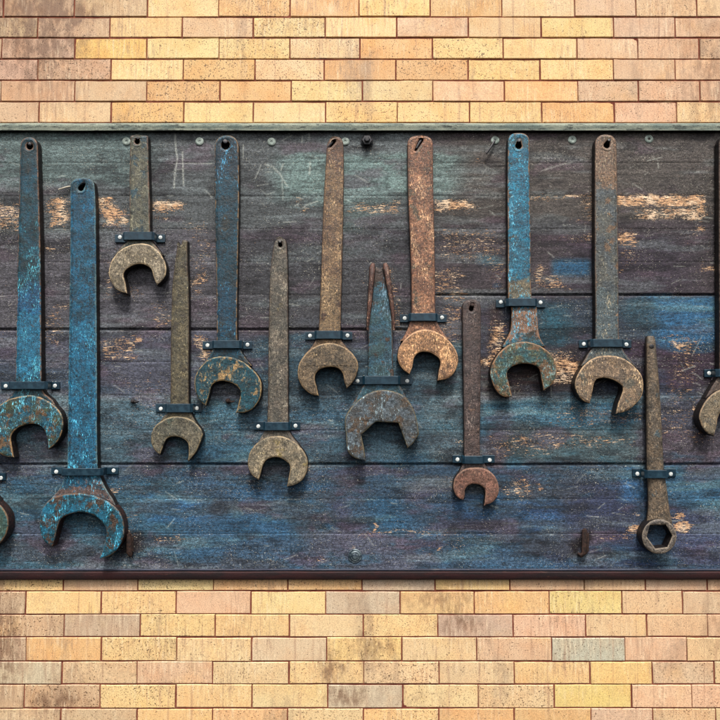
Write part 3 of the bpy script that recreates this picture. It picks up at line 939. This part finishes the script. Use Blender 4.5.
# ------------------------------------------------------------------ SPANNERS
GRP = 'old spanners hung on the board'
def wrench(label, origin_px): return thing('spanner', U(origin_px[0], origin_px[1], 0), label, 'spanner', GRP)
HEADS = {}
HEADS[1] = [(16.7, 397), (30, 395.3), (41.7, 398), (53.3, 404.7), (60.8, 413.3), (63, 425), (60, 436.7), (54.2, 445), (48.3, 449.5, 1),
            (47.5, 443), (45.3, 433), (40.8, 426.7), (31.7, 424), (21.7, 426), (14.2, 431), (10.8, 437.5), (12, 448), (13.7, 457.5, 1), (6.7, 457), (0, 454), (-7, 447), (-11, 435), (-9, 420), (-3, 408), (6, 400.5)]
HEADS[2] = [(49.6, 499.6), (58.3, 495.5), (69, 493.6), (81.7, 493.2), (97, 496.7), (110.8, 503.5), (120.5, 514), (124, 527.8), (122.5, 539.4), (116.7, 550), (108.9, 556.5), (98.8, 559.3, 1),
            (103, 547), (106, 530), (97.2, 518), (83.6, 512.6), (72, 513.8), (61.2, 519), (57.4, 527.8), (54.4, 539.4), (52, 547.2, 1), (45.7, 543.3), (40.8, 535.6), (38.9, 524.9), (40.8, 512.2), (44.7, 504.4)]
HEADS[3] = [(108.3, 271.7), (111.7, 260), (120, 250), (133.3, 244), (146.7, 243.8), (157.3, 250), (164.5, 261), (166.3, 270), (164, 278), (156.7, 285.5, 1),
            (153.3, 276.7), (150.8, 269), (145, 265), (138.3, 264), (130, 266.7), (123.6, 273.3), (125.4, 283.3), (126.9, 293.6, 1), (121, 292), (115, 288.3), (110, 280)]
HEADS[4] = [(150.8, 436.7), (153.3, 428.3), (160, 421.7), (168.3, 417.5), (176.7, 416.3), (186.7, 417.8), (194.2, 421.7), (200.8, 429), (203, 434.5, 1), (200, 443.3), (195, 453.3), (187.5, 462, 1),
            (188.5, 451.7), (187.5, 443.3), (181.7, 438.3), (174.2, 436.7), (167.5, 438.3), (164.2, 443.3), (161.7, 450), (159.7, 455.3, 1), (154.2, 450), (151.3, 444)]
HEADS[5] = [(194.2, 381.7), (195.8, 374.2), (201.7, 365), (210, 358.7), (220, 356.3), (231.7, 357.2), (243.3, 362), (253.3, 370), (259.2, 377.5), (261.7, 385.8), (260, 398.3), (253.3, 408.3), (245, 412.5), (235.8, 413, 1),
            (238.3, 403.3), (240.3, 391.7), (235, 385), (225, 381.3), (216.7, 382), (211.7, 385.8), (209.2, 395), (205.8, 406, 1), (199.2, 400.8), (195.3, 391.7)]
HEADS[6] = [(247.5, 461.7), (250, 451.7), (257.5, 442.5), (266.7, 437.5), (278.3, 435.8), (288.3, 438.3), (298.3, 445), (305, 453.3), (307.8, 461.7), (306.7, 471.7), (302.5, 480), (295, 485), (286.7, 487, 1),
            (288.3, 478.3), (289.7, 466), (283.3, 459.7), (275, 457.5), (266.7, 460), (262.5, 466.7), (260.8, 473.3), (258.7, 480.3, 1), (251.7, 475), (248.3, 468.3)]
HEADS[7] = [(297.5, 371.7), (299.2, 363.3), (305, 354.2), (313.3, 347.5), (323.3, 343.3), (333.3, 343), (346.7, 348.3), (355, 356.7), (358.3, 365), (356.7, 374), (353.3, 381.7), (346.7, 388.6, 1),
            (344.2, 381.7), (342.5, 373.3), (337.5, 368.3), (328.3, 367.2), (319.2, 370), (315, 376.7), (316.7, 386.7), (318.7, 396, 1), (311.7, 394.7), (303.3, 388.3), (298.7, 380)]
HEADS[8] = [(344.7, 420), (345.8, 435), (347.5, 450.8), (353.3, 457.5), (365.8, 461, 1), (364.2, 448.3), (361.3, 435, 1), (375.8, 422, 1), (398.3, 423.3, 1), (403.3, 436.7), (407.5, 448.6, 1),
            (413.3, 443.3), (419.2, 434.2, 1), (417.5, 421.7), (413.3, 408.3), (405, 396.7), (393.3, 391.2), (380, 390), (370, 392.5), (358.3, 400), (348.3, 411)]
HEADS[9] = [(397.5, 355), (400, 345.8), (407.5, 336.7), (416.7, 330.8), (426.7, 329.2), (438.3, 332.5), (450, 341.7), (456.7, 351.7), (458.3, 361.7), (455, 371.7), (448.3, 378.3), (437.5, 381, 1),
            (438.6, 371.7), (440.3, 361.7), (435.8, 355.8), (426.7, 352), (418.3, 353.3), (414.2, 358.3), (412.5, 366.7), (409.7, 374.5, 1), (402.5, 369.2), (398.3, 361.7)]
HEADS[10] = [(453.3, 485), (455.8, 476.7), (463.3, 469.7), (473.3, 467.5), (485, 468.7), (493.3, 474.2), (498.3, 483.3), (498.7, 493.3), (493.3, 502), (484.2, 506, 1),
             (485, 498.3), (485, 490.8), (480.8, 485.8), (474.2, 484.2), (468.3, 485.8), (465, 490.8), (465, 495.8), (463.3, 500.3, 1), (457.5, 497.5), (454.2, 491.7)]
HEADS[11] = [(490.3, 371.7), (493.3, 361.7), (500, 351.7), (508.3, 345), (520, 341.7), (531.7, 342.5), (543.3, 347.5), (551.7, 355), (556.3, 364.2), (557, 373.3), (553.3, 383.3), (543.7, 390.8, 1),
             (541.7, 380), (539.2, 369.2), (533.3, 365), (523.3, 363.8), (513.3, 366.3), (507.5, 372.5), (509.2, 383.3), (512.5, 397, 1), (503.3, 396.7), (495.8, 390), (491.7, 380.8)]
HEADS[12] = [(575, 385), (577.5, 375), (585, 364.2), (595, 357.5), (608.3, 355.3), (621.7, 357.5), (633.3, 365), (641.7, 375), (643.8, 385), (641.7, 396.7), (633.3, 406.7), (625, 411.7), (615.8, 414, 1),
             (618.3, 403.3), (623, 388.3), (616.7, 381.7), (606.7, 378.3), (597.5, 379.2), (594.2, 384.2), (592.5, 393.3), (590, 403.6, 1), (583.3, 400.8), (578.3, 395)]
HEADS[14] = [(q[0] + 124.5, q[1] + 32.5) + tuple(q[2:]) for q in HEADS[12]]
HEADS[15] = [(q[0] - 253.5, q[1] + 135) + tuple(q[2:]) for q in HEADS[5]]

def slit(x0, y0, x1, y1, r0=1.8, r1=.8):
    """tear-shaped hole from a round end to a pointed one"""
    a = math.atan2(y1 - y0, x1 - x0)
    out = []
    for k in range(9):
        b = a + math.pi / 2 + math.pi * k / 8
        out.append((x0 + r0 * math.cos(b), y0 + r0 * math.sin(b)))
    for k in range(5):
        b = a - math.pi / 2 + math.pi * k / 4
        out.append((x1 + r1 * math.cos(b), y1 + r1 * math.sin(b)))
    return out

def build(idx, label, origin, rows, ytop, neck, mh, mj, holes=(), ex=2.4, hh=.031, th=.029, hj=.038, tj=.036, bev=.0040, poly=None, ring=.006, jring=.005):
    t = wrench(label, origin)
    if poly is not None: ol = spline(poly)
    else: ol = handle_outline(rows, ytop, ex=ex, neck=neck)
    plate('handle', [ol] + list(holes), hh, th, bev, mh, t, ring)
    plate('jaw', [spline(HEADS[idx])], hj, tj, .0046, mj, t, jring * .7)
    return t

# 1 dark teal spanner at the left edge
m = metal('dark_teal_paint', (14, 80, 104), (24, 62, 76), (92, 76, 60), .16, (110, 190, 205), .35, (150, 110, 80), .8, fz=(-.1, -.5),
          zones=[(0.02, -0.09, (50, 72, 76), .35), (-0.42, -0.72, (24, 104, 140), .75), (-0.5, -0.72, (60, 150, 170), .35)])
mj = metal('teal_jaw_paint', (34, 92, 118), (92, 88, 76), (118, 96, 72), .45, (120, 196, 215), .42, (172, 142, 104), 1.0)
build(1, 'dark teal spanner with pale cyan flakes, cut by the left edge', (29.5, 146), [(147, 20, 37.6), (190, 19, 38.6), (240, 17.6, 40), (310, 16.4, 40.8), (381, 15, 41.4)], 137,
      [(389, 14.5, 42), (394, 12, 45), (401, 6, 53), (412, 2, 58)], m, mj, [circle(29.3, 146, 3.2)])
# 2 brightest, largest
mn = metal('blue_jaw_paint', (14, 112, 146), (24, 82, 102), (92, 74, 62), .42, (100, 190, 215), .35, (140, 110, 84), .8, side=(56, 35, 24))
m2 = metal('bright_blue_shaft', (12, 98, 134), (14, 78, 104), (52, 80, 94), .3, (110, 200, 226), .36, (130, 150, 150), .7, fz=(-.3, -.62), zones=[(.02, -.035, (62, 88, 94), .6), (-.4, -.86, (26, 118, 146), .55), (-.888, -1.1, (122, 100, 92), .92)], streak=.5)
build(2, 'bright blue spanner, the longest and largest of all', (81.7, 186), [(187, 70, 94.4), (203, 70, 95.3), (240, 70, 95.8), (360, 68.3, 96.7), (468, 66.7, 97.5)], 177.6,
      [(479, 63.5, 101), (489, 59, 106), (500, 50, 113), (512, 46, 118)], m2, mn, [slit(80.6, 188, 83.5, 183.5, 2.8, 1.6)], hj=.041, tj=.039)
# 3
m = metal('khaki_steel', (112, 110, 92), (88, 92, 84), (52, 88, 98), .35, (160, 155, 130), .25, (128, 92, 66), .8)
mj = metal('beige_jaw_steel', (150, 138, 116), (128, 116, 92), (104, 92, 72), .25, (190, 176, 145), .25, (188, 164, 124), 1.0)
build(3, 'short khaki spanner with beige jaw, upper left between two blue shafts', (137, 141), [(139, 130, 148), (170, 129.4, 148.6), (200, 129.2, 149.6), (232, 129.2, 150)], 135.2,
      [(241, 127, 152), (246, 121.5, 156), (255, 114, 163)], m, mj, [slit(137, 141.5, 137.6, 138.4, 2.4, 1.5)], ex=6)
# 4
m = metal('brown_khaki_steel', (112, 102, 74), (98, 92, 72), (84, 74, 58), .3, (150, 140, 105), .2, (96, 74, 54), .7)
mj = metal('khaki_jaw_steel', (122, 114, 94), (100, 98, 84), (90, 106, 96), .22, (165, 150, 115), .25, (160, 140, 100), .9)
build(4, 'thin brown spanner with a split pointed tip beside the dark blue one', (181, 246), None, 0, (), m, mj,
      poly=[(177.6, 241, 1), (180.6, 244.5), (182.2, 240.2, 1), (185.5, 239.8), (187.5, 241, 1), (187.3, 252), (187.6, 268), (188.6, 288), (188.8, 340), (188.8, 404), (191, 412), (193.5, 418), (199, 428, 1), (156, 428, 1), (163, 417), (168, 412), (170, 404), (170.6, 340), (172, 288), (174.3, 266), (176, 254)],
      hj=.035, tj=.033)
# 5
m = metal('deep_blue_paint', (8, 78, 102), (10, 56, 72), (64, 66, 62), .3, (90, 160, 190), .28, (156, 128, 96), .95, zones=[(.02, -.12, (38, 62, 76), .75), (-.42, -.6, (18, 86, 112), .5)])
mj = metal('blue_and_bare_jaw', (22, 88, 108), (26, 72, 88), (158, 134, 98), .32, (190, 165, 120), .3, (176, 150, 108), 1.0)
build(5, 'deep blue spanner with tan edges and patchy blue and tan jaw', (225.3, 145), [(149, 214.5, 238.6), (200, 214.8, 239), (250, 215.6, 238), (340, 216.4, 237.2)], 135,
      [(348, 213, 240), (355, 209.5, 243.5), (366, 202, 252)], m, mj, [circle(225.3, 145, 4, sq=1.1)], jring=.004)
# 6
m = metal('grey_brown_steel', (118, 108, 94), (100, 96, 86), (122, 108, 62), .2, (165, 155, 135), .3, (92, 68, 54), .6)
mj = metal('tan_jaw_steel', (148, 134, 108), (122, 114, 96), (150, 134, 76), .25, (185, 170, 135), .3, (158, 136, 96), .8)
build(6, 'grey brown spanner with a narrowed tip and tan jaw, low centre left', (280, 244), None, 0, (), m, mj, [slit(280.2, 245, 279.8, 240.5, 1.9, 1.2)],
      poly=[(275, 241.5), (280, 238), (285.5, 240), (287, 250), (287.8, 275), (288.2, 340), (288.4, 422), (289, 430), (293, 437), (301, 447, 1), (255, 447, 1), (261, 437), (265, 430), (267.2, 422), (268.4, 340), (270, 275), (272.4, 252)])
# 7
m = metal('tan_brown_steel', (138, 110, 70), (118, 92, 62), (92, 66, 46), .32, (190, 160, 110), .35, (112, 84, 58), .7, zones=[(.02, -.1, (112, 78, 54), .7), (-.42, -.6, (128, 108, 72), .6)])
mj = metal('ochre_jaw_steel', (132, 112, 82), (106, 92, 70), (90, 74, 52), .3, (176, 150, 100), .3, (168, 140, 94), .9)
build(7, 'tan brown spanner with a broken top corner, left of the forked one', (333, 142), None, 0, (), m, mj, [slit(334, 141, 330.5, 146, 1.8, 1.0)],
      poly=[(326.6, 148), (327.5, 142, 1), (331, 137.5), (337, 136.4), (342, 139.5), (343.6, 150), (343.4, 200), (342.2, 260), (340.6, 331), (341, 339), (345, 345), (353, 355, 1), (304, 355, 1), (312, 346), (316, 339), (318.6, 331), (321.8, 250), (323.6, 198), (325.6, 165)])
# 8 forked
m = metal('blue_grey_steel', (66, 96, 120), (72, 90, 102), (92, 74, 62), .25, (130, 160, 175), .3, (110, 84, 66), .8, zones=[(.05, -.07, (92, 66, 52), .85)])
mj = metal('slate_jaw_steel', (104, 114, 121), (92, 90, 86), (104, 88, 72), .42, (160, 180, 188), .32, (130, 122, 98), .9)
t8 = build(8, 'blue grey spanner with a forked rusty top and square cut jaws', (379, 268), None, 0, (), m, mj,
      poly=[(371.4, 276), (373.4, 269), (376.4, 267, 1), (379.2, 269.5), (382, 267, 1), (384.8, 269), (387.0, 276), (390.0, 300), (392.5, 327), (394, 376), (399, 384), (403, 391), (412, 407, 1), (349, 409, 1), (359, 393), (364, 384), (367.5, 376), (368.6, 317), (370, 300)], hj=.041, tj=.039, hh=.026)
m8 = metal('rusty_prong', (112, 74, 54), (92, 58, 44), (140, 110, 88), .25, (170, 140, 115), .3)
for side_ in (-1, 1):
    if side_ < 0: pts = [(373.0, 263.8), (372.2, 268), (371.6, 280), (370, 300), (368.4, 318), (367.6, 330)]
    else: pts = [(385.0, 263.8), (386, 267.5), (388, 280), (391, 298), (393, 315), (394, 330)]
    bm = bmesh.new()
    tube(bm, [U(x, y, h) for (x, y), h in zip(pts, (.026, .031, .032, .030, .026, .021))], [.006, .0098, .0086, .0076, .006, .004], 10)
    me = bm_mesh(bm, 'prong')
    mesh_obj('prong', me, m8, t8)
# 9
m = metal('orange_rust_steel', (156, 108, 58), (124, 84, 50), (104, 92, 72), .3, (200, 160, 110), .4, (112, 72, 48), .7)
mj = metal('golden_rust_jaw', (180, 134, 66), (142, 104, 56), (110, 78, 48), .25, (222, 176, 104), .4, (190, 150, 100), .9)
build(9, 'orange rusted spanner with a golden jaw, right of the forked one', (421, 142), [(144, 407.5, 433), (190, 408, 433.4), (260, 410.8, 435), (313, 411.5, 435.5)], 135.2,
      [(321, 410, 437), (329, 407.5, 441), (341, 401, 450)], m, mj, [slit(421.3, 140, 415.5, 150, 2, .7)])
# 10 small
m = metal('plum_brown_steel', (100, 82, 76), (88, 74, 72), (116, 92, 74), .2, (150, 135, 125), .2, (84, 66, 58), .7)
mj = metal('copper_brown_jaw', (142, 98, 74), (122, 86, 66), (104, 72, 58), .2, (180, 140, 110), .2, (150, 116, 90), .8)
build(10, 'small slim plum brown spanner with the smallest jaw', (471.3, 308), [(308, 462.5, 481), (350, 463, 481), (400, 463.7, 480.7), (455, 464.2, 480.5)], 299.2,
      [(463, 463.4, 484), (468, 461, 487.5), (476, 457, 493)], m, mj, [slit(471.3, 309, 472.5, 304.5, 2.1, 1.4)], hj=.030, tj=.028, hh=.024, th=.022)
# 11
m = metal('sky_blue_paint', (36, 122, 156), (26, 98, 130), (86, 84, 76), .3, (120, 190, 212), .35, (158, 122, 90), .95, zones=[(.02, -.03, (92, 104, 104), .6), (-.30, -.40, (60, 108, 126), .5), (-.41, -.485, (140, 124, 98), .85), (-.485, -.60, (146, 116, 94), .95), (-.585, -.8, (78, 110, 116), .8)])
mj = metal('grey_teal_jaw', (66, 100, 114), (112, 98, 80), (128, 104, 78), .45, (150, 180, 180), .28, (166, 132, 100), 1.0)
build(11, 'sky blue spanner with a bare tan neck and grey teal jaw', (518.7, 145), [(141, 508, 529.6), (190, 507.6, 529.8), (240, 508, 530.8), (299, 508.3, 532)], 132.6,
      [(306, 511, 536.5), (318, 511.6, 537.6), (330, 510.4, 538.6), (339, 506.4, 540.8), (347, 502, 546)], m, mj, [slit(518.7, 145.5, 519.3, 140.6, 3.2, 1.2)], jring=.005)
# 12
m = metal('tan_and_slate_steel', (108, 108, 100), (92, 100, 104), (132, 104, 70), .3, (165, 155, 130), .3, (118, 90, 66), .8, zones=[(.04, -.15, (136, 106, 76), .85), (-.44, -.66, (92, 112, 118), .6)])
mj = metal('buff_jaw_steel', (146, 122, 92), (118, 102, 84), (108, 104, 92), .3, (210, 180, 130), .35, (186, 156, 110), 1.0)
build(12, 'tall spanner with tan top fading to slate and a buff jaw', (607.5, 144), [(145, 595.2, 616.8), (190, 595, 617.6), (260, 595, 618.6), (339, 595.5, 619.5)], 134.2,
      [(347, 593, 622), (354, 588, 626), (366, 581, 636)], m, mj, [slit(607, 145, 608.6, 141, 3, 1.3)], hj=.043, tj=.041)
# 13 ring spanner with a round tapered bar
m = metal('brown_bar_steel', (124, 106, 82), (104, 94, 80), (90, 104, 108), .2, (160, 140, 110), .25, (120, 100, 80), .5)
mj = metal('grey_ring_steel', (130, 118, 104), (112, 104, 96), (94, 88, 84), .2, (160, 150, 135), .2, (150, 136, 116), .7)
t13 = wrench('ring spanner with a hexagonal hole and round tapered bar, lower right', (650.8, 347))
rows13 = [(336.2, 646.5, 653.2), (337.5, 645.3, 654.4), (346, 645.1, 655.4), (370, 645.1, 657.6), (400, 645.2, 659.8), (440, 645.6, 662), (470, 646, 663.4), (490, 647.2, 666.6), (505, 647.4, 668.3), (515, 646.6, 670), (524, 645.5, 672)]
bm = bmesh.new()
ctr = [U((l + r) / 2, y, .019) for y, l, r in rows13]
rad = [((r - l) / 2 * S * .99, min((r - l) / 2 * S * .95, .017)) for y, l, r in rows13]
tube(bm, ctr, rad, 24)
hp = U(650.8, 346.7, .0)
me = bm_mesh(bm, 'bar')
bar = mesh_obj('bar', me, m, t13)
bm = bmesh.new()
lathe_y(bm, U(651.2, 346.5, .030), [(.0068, 0), (.0066, .0042), (.0048, .0052), (0, .0046)], 12)
mesh_obj('pin', bm_mesh(bm, 'pin'), black_mat, t13)
hexo = [(650, 525.2), (665.8, 524.4), (672.6, 535.8), (667.5, 547.2), (655.6, 548.6), (647, 537)]
hx = []
for i in range(6):
    a_, b_ = hexo[i], hexo[(i + 1) % 6]
    for k in range(6): hx.append((a_[0] + (b_[0] - a_[0]) * k / 6, a_[1] + (b_[1] - a_[1]) * k / 6))
plate('ring', [spline(circle(659.5, 536.6, 17.4, 20, 1.0, 0, .01)), hx], .042, .040, .003, mj, t13, .004)
# 14 right edge
m = metal('dark_brown_steel', (112, 86, 66), (92, 76, 64), (80, 96, 104), .2, (150, 130, 105), .25, (100, 74, 56), .7)
mj = metal('grey_buff_jaw', (140, 124, 96), (122, 112, 92), (110, 106, 96), .25, (190, 170, 135), .3, (170, 142, 104), .9)
build(14, 'brown spanner cut off by the right edge, only its left jaw showing', (731, 144), [(145, 719.2, 741), (190, 719.2, 741.6), (260, 719.3, 743), (370, 719.6, 744)], 134,
      [(378, 717.5, 746.5), (386, 712.5, 750.5), (398, 705.5, 760.5)], m, mj, [circle(731, 144, 3)], hj=.043, tj=.041)
# 15 left edge
m = metal('slate_blue_paint', (52, 88, 108), (60, 80, 92), (110, 90, 70), .3, (140, 170, 180), .3, (130, 100, 76), .8)
mj = metal('slate_green_jaw', (74, 100, 108), (88, 98, 96), (110, 92, 70), .25, (150, 170, 170), .3, (150, 116, 84), .9, side=(52, 32, 24))
build(15, 'spanner cut off by the left edge, a sliver of its jaw showing low down', (-27, 205), [(208, -38, -13), (300, -38.2, -13.2), (475, -37, -14)], 196,
      [(483, -40, -12), (490, -44, -9), (501, -51, -1)], m, mj, [circle(-26, 206, 3)], hj=.043, tj=.041)

# ------------------------------------------------------------------ STRAP BRACKETS
n = N('navy_strap_paint')
q = n.noise(n.coord(), 70, 5, .7)
col = n.mix(n.ramp(q, .4, .65), A(8, 42, 58), A(14, 58, 76))
col = n.mix(n.ramp(n.noise(n.coord((3, 1, 1)), 190, 4, .7), .66, .72), col, A(96, 110, 112))
strap_mat = n.done(col, n.ramp(q, .3, .7, .3, .55), n.bump(n.noise(n.coord(), 240, 4, .7), .3, .001), 0, .5)
n = N('white_screw_paint')
q = n.noise(n.coord(), 160, 4, .7)
screw_mat = n.done(n.mix(n.ramp(q, .42, .62), A(238, 242, 238, .68), A(190, 196, 194, .62)), .35, n.bump(q, .2, .0008), 0, .5)
def strap(label, x0, x1, y0, y1, sl, sr, hh):
    hb_ = hh + .0045
    zmid = (U(360, y0, hb_).z + U(360, y1, hb_).z) / 2
    hw = (U(360, y0, hb_).z - U(360, y1, hb_).z) / 2
    xa, xb = U(x0, y0, hb_).x, U(x1, y0, hb_).x
    sa, sb = U(sl[0], sl[1], .004).x, U(sr[0], sr[1], .004).x
    ta, tb = sa - .0145, sb + .0145
    la = max(min(xa, sa + .04), sa + .009); lb = min(max(xb, sb - .04), sb - .009)
    t = thing('strap_bracket', (( xa + xb) / 2, 0, zmid - hw), label, 'bracket', 'strap brackets holding the spanners')
    path = [(ta, .0015), (la - .003, .0015), (la, .0035), (xa, hb_ - .004), (xa + .003, hb_), (xb - .003, hb_), (xb, hb_ - .004), (lb, .0035), (lb + .003, .0015), (tb, .0015)]
    T = .0042
    # offset the path to get a sheet of constant thickness
    def nrm(i):
        a_ = Vector(path[max(i - 1, 0)]); b_ = Vector(path[min(i + 1, len(path) - 1)])
        d = (b_ - a_).normalized(); return Vector((-d.y, d.x))
    bm = bmesh.new()
    rings = []
    zs = [-hw, -hw + .0012, hw - .0012, hw]
    for i, p in enumerate(path):
        nn = nrm(i)
        ins = .0012 if i in (0, len(path) - 1) else 0
        r = []
        lo = Vector(p); hi = Vector(p) + nn * T * (.99)
        mid_ = Vector(p) + nn * T * .72
        for z, q in ((-hw, lo), (-hw, mid_), (-hw + .0012, hi), (hw - .0012, hi), (hw, mid_), (hw, lo)):
            r.append(bm.verts.new((q.x, -q.y, zmid + z)))
        rings.append(r)
    k = 6
    for a_, b_ in zip(rings, rings[1:]):
        for j in range(k): bm.faces.new((a_[j], a_[(j + 1) % k], b_[(j + 1) % k], b_[j]))
    bm.faces.new(rings[0][::-1]); bm.faces.new(rings[-1])
    bmesh.ops.recalc_face_normals(bm, faces=bm.faces)
    mesh_obj('strap', bm_mesh(bm, 'strap', True, 35), strap_mat, t)
    for sp_ in (sl, sr):
        c = U(sp_[0], sp_[1], .0052)
        c.z = max(min(c.z, zmid + hw - .006), zmid - hw + .006)
        bm = bmesh.new()
        lathe_y(bm, c, [(.0060, 0), (.0060, .0008), (.0054, .0017), (.0032, .0023), (0, .0025)], 14)
        mesh_obj('screw', bm_mesh(bm, 'screw'), screw_mat, t)
strap('navy strap across the dark teal spanner at the left edge', 10, 46, 381.5, 389.3, (5.8, 386), (55, 385.8), .031)
strap('navy strap across the longest bright blue spanner, widest of all', 62.5, 101.7, 468.2, 475.7, (56.3, 471.7), (113.7, 470.5), .031)
strap('navy strap across the short khaki spanner, highest on the board', 124, 153, 232, 240.2, (120, 237.2), (160.5, 237.5), .031)
strap('navy strap across the thin brown spanner with the pointed tip', 166.3, 191.3, 403.8, 412.5, (160.8, 408.8), (197, 408.3), .031)
strap('navy strap across the deep blue spanner with the patchy jaw', 213.3, 240.3, 340.5, 348.5, (207.5, 345.3), (247.5, 344.7), .031)
strap('navy strap across the grey brown spanner, low centre left', 264.5, 289.2, 422, 430.5, (258.3, 426.3), (295.5, 425.8), .031)
strap('navy strap across the tan brown spanner with the broken top', 315.8, 341.3, 330.8, 339, (310, 335.8), (347.5, 335.5), .031)
strap('navy strap across the forked blue grey spanner', 364, 399, 376, 384.5, (357.5, 381), (407.2, 381), .026)
strap('navy strap across the orange rusted spanner', 410, 436.3, 313.3, 321.2, (404.7, 318.3), (442, 317.5), .031)
strap('navy strap across the small plum brown spanner, narrowest of all', 463.8, 483.3, 455.8, 463.8, (457.5, 459.5), (489.7, 460), .024)
strap('navy strap across the sky blue spanner with the tan neck', 507.5, 535.8, 298.5, 306.3, (500.8, 302), (540.5, 302.5), .031)
strap('navy strap across the slate and tan spanner with the buff jaw', 592, 622.5, 339, 347.2, (583.8, 344), (626.3, 344.5), .031)
strap('navy strap across the bar of the ring spanner', 646.3, 667, 470, 478.3, (637.3, 473.8), (670.8, 474), .034)
strap('navy strap cut off by the right edge, one screw showing', 717.5, 747, 369, 377, (709, 373.2), (752, 373.2), .031)
strap('navy strap cut off by the left edge, one screw showing', -41, -11, 474, 482, (-44, 478), (1, 478), .031)

# ------------------------------------------------------------------ NAILS
pale_n = N('pale_bent_wire')
pale_mat = pale_n.done(A(190, 180, 160), .5, None, .2, .5)
def nail(label, pts, r=.0034, head=.0068, mat=None):
    P_ = [U(x, y, h) for x, y, h in pts]
    t = thing('nail', (P_[0].x, 0, P_[0].z), label, 'nail', 'nails that hang the spanners')
    bm = bmesh.new()
    tube(bm, P_, [r] * len(P_), 8)
    mesh_obj('shank', bm_mesh(bm, 'shank'), mat or black_mat, t)
    if head:
        e = P_[-1]; d = (P_[-1] - P_[-2]).normalized()
        bm = bmesh.new()
        tube(bm, [e - d * .001, e + d * .0012, e + d * .0022], [head * .9, head, head * .7], 12)
        mesh_obj('nail_head', bm_mesh(bm, 'nail_head'), mat or black_mat, t)
nail('nail in the top hole of the dark teal spanner', [(30.5, 146, -.005), (30.2, 145.5, .02), (29.8, 144.2, .032)], head=.005)
nail('curled nail in the top hole of the longest bright blue spanner', [(81, 186.5, -.005), (81.5, 185, .026), (82.6, 183.2, .033), (84.6, 182.5, .034)], head=0)
nail('pale bent wire sticking out left of the longest bright blue spanner', [(70.5, 186.4, .004), (66, 187.2, .012), (61, 188.8, .014), (58.4, 189.6, .015)], r=.0022, head=0, mat=pale_mat)
nail('nail in the top slot of the short khaki spanner', [(137.2, 140.6, -.005), (137.4, 139.6, .022), (137.8, 138.2, .031)], head=.004)
nail('nail in the top hole of the deep blue spanner', [(225.3, 144.5, -.005), (225.3, 143, .024), (225.3, 141.4, .032)])
nail('nail at the narrowed tip of the grey brown spanner', [(280.2, 243.6, -.005), (280.2, 243, .024), (280, 241.8, .031)], head=.004)
nail('nail in the broken top of the tan brown spanner', [(333.6, 141, -.005), (332.4, 141.8, .024), (329.6, 145, .031), (328, 147.4, .029)], r=.0036, head=0)
nail('slanted nail in the slit of the orange rusted spanner', [(421, 140.5, -.005), (421, 140.3, .026), (419, 143.4, .031), (416.4, 148.4, .031)], r=.0032, head=0)
nail('nail in the top hole of the small plum brown spanner', [(471.8, 307.4, -.005), (471.8, 306.4, .02), (472.2, 304.8, .029)], head=.005, mat=rust_mat)
nail('nail in the top hole of the sky blue spanner', [(518.9, 144.4, -.005), (519, 142.6, .024), (519, 140.4, .033)], head=.006)
nail('nail in the top hole of the tan and slate spanner', [(607.8, 144, -.005), (608.2, 142.4, .024), (609.2, 140.2, .033)], head=.005)
nail('long bent black nail over a washer left of the sky blue spanner', [(494.6, 140.6, -.004), (494.4, 141, .010), (491.6, 146, .014), (486.4, 153.4, .014)], r=.0034, head=0)
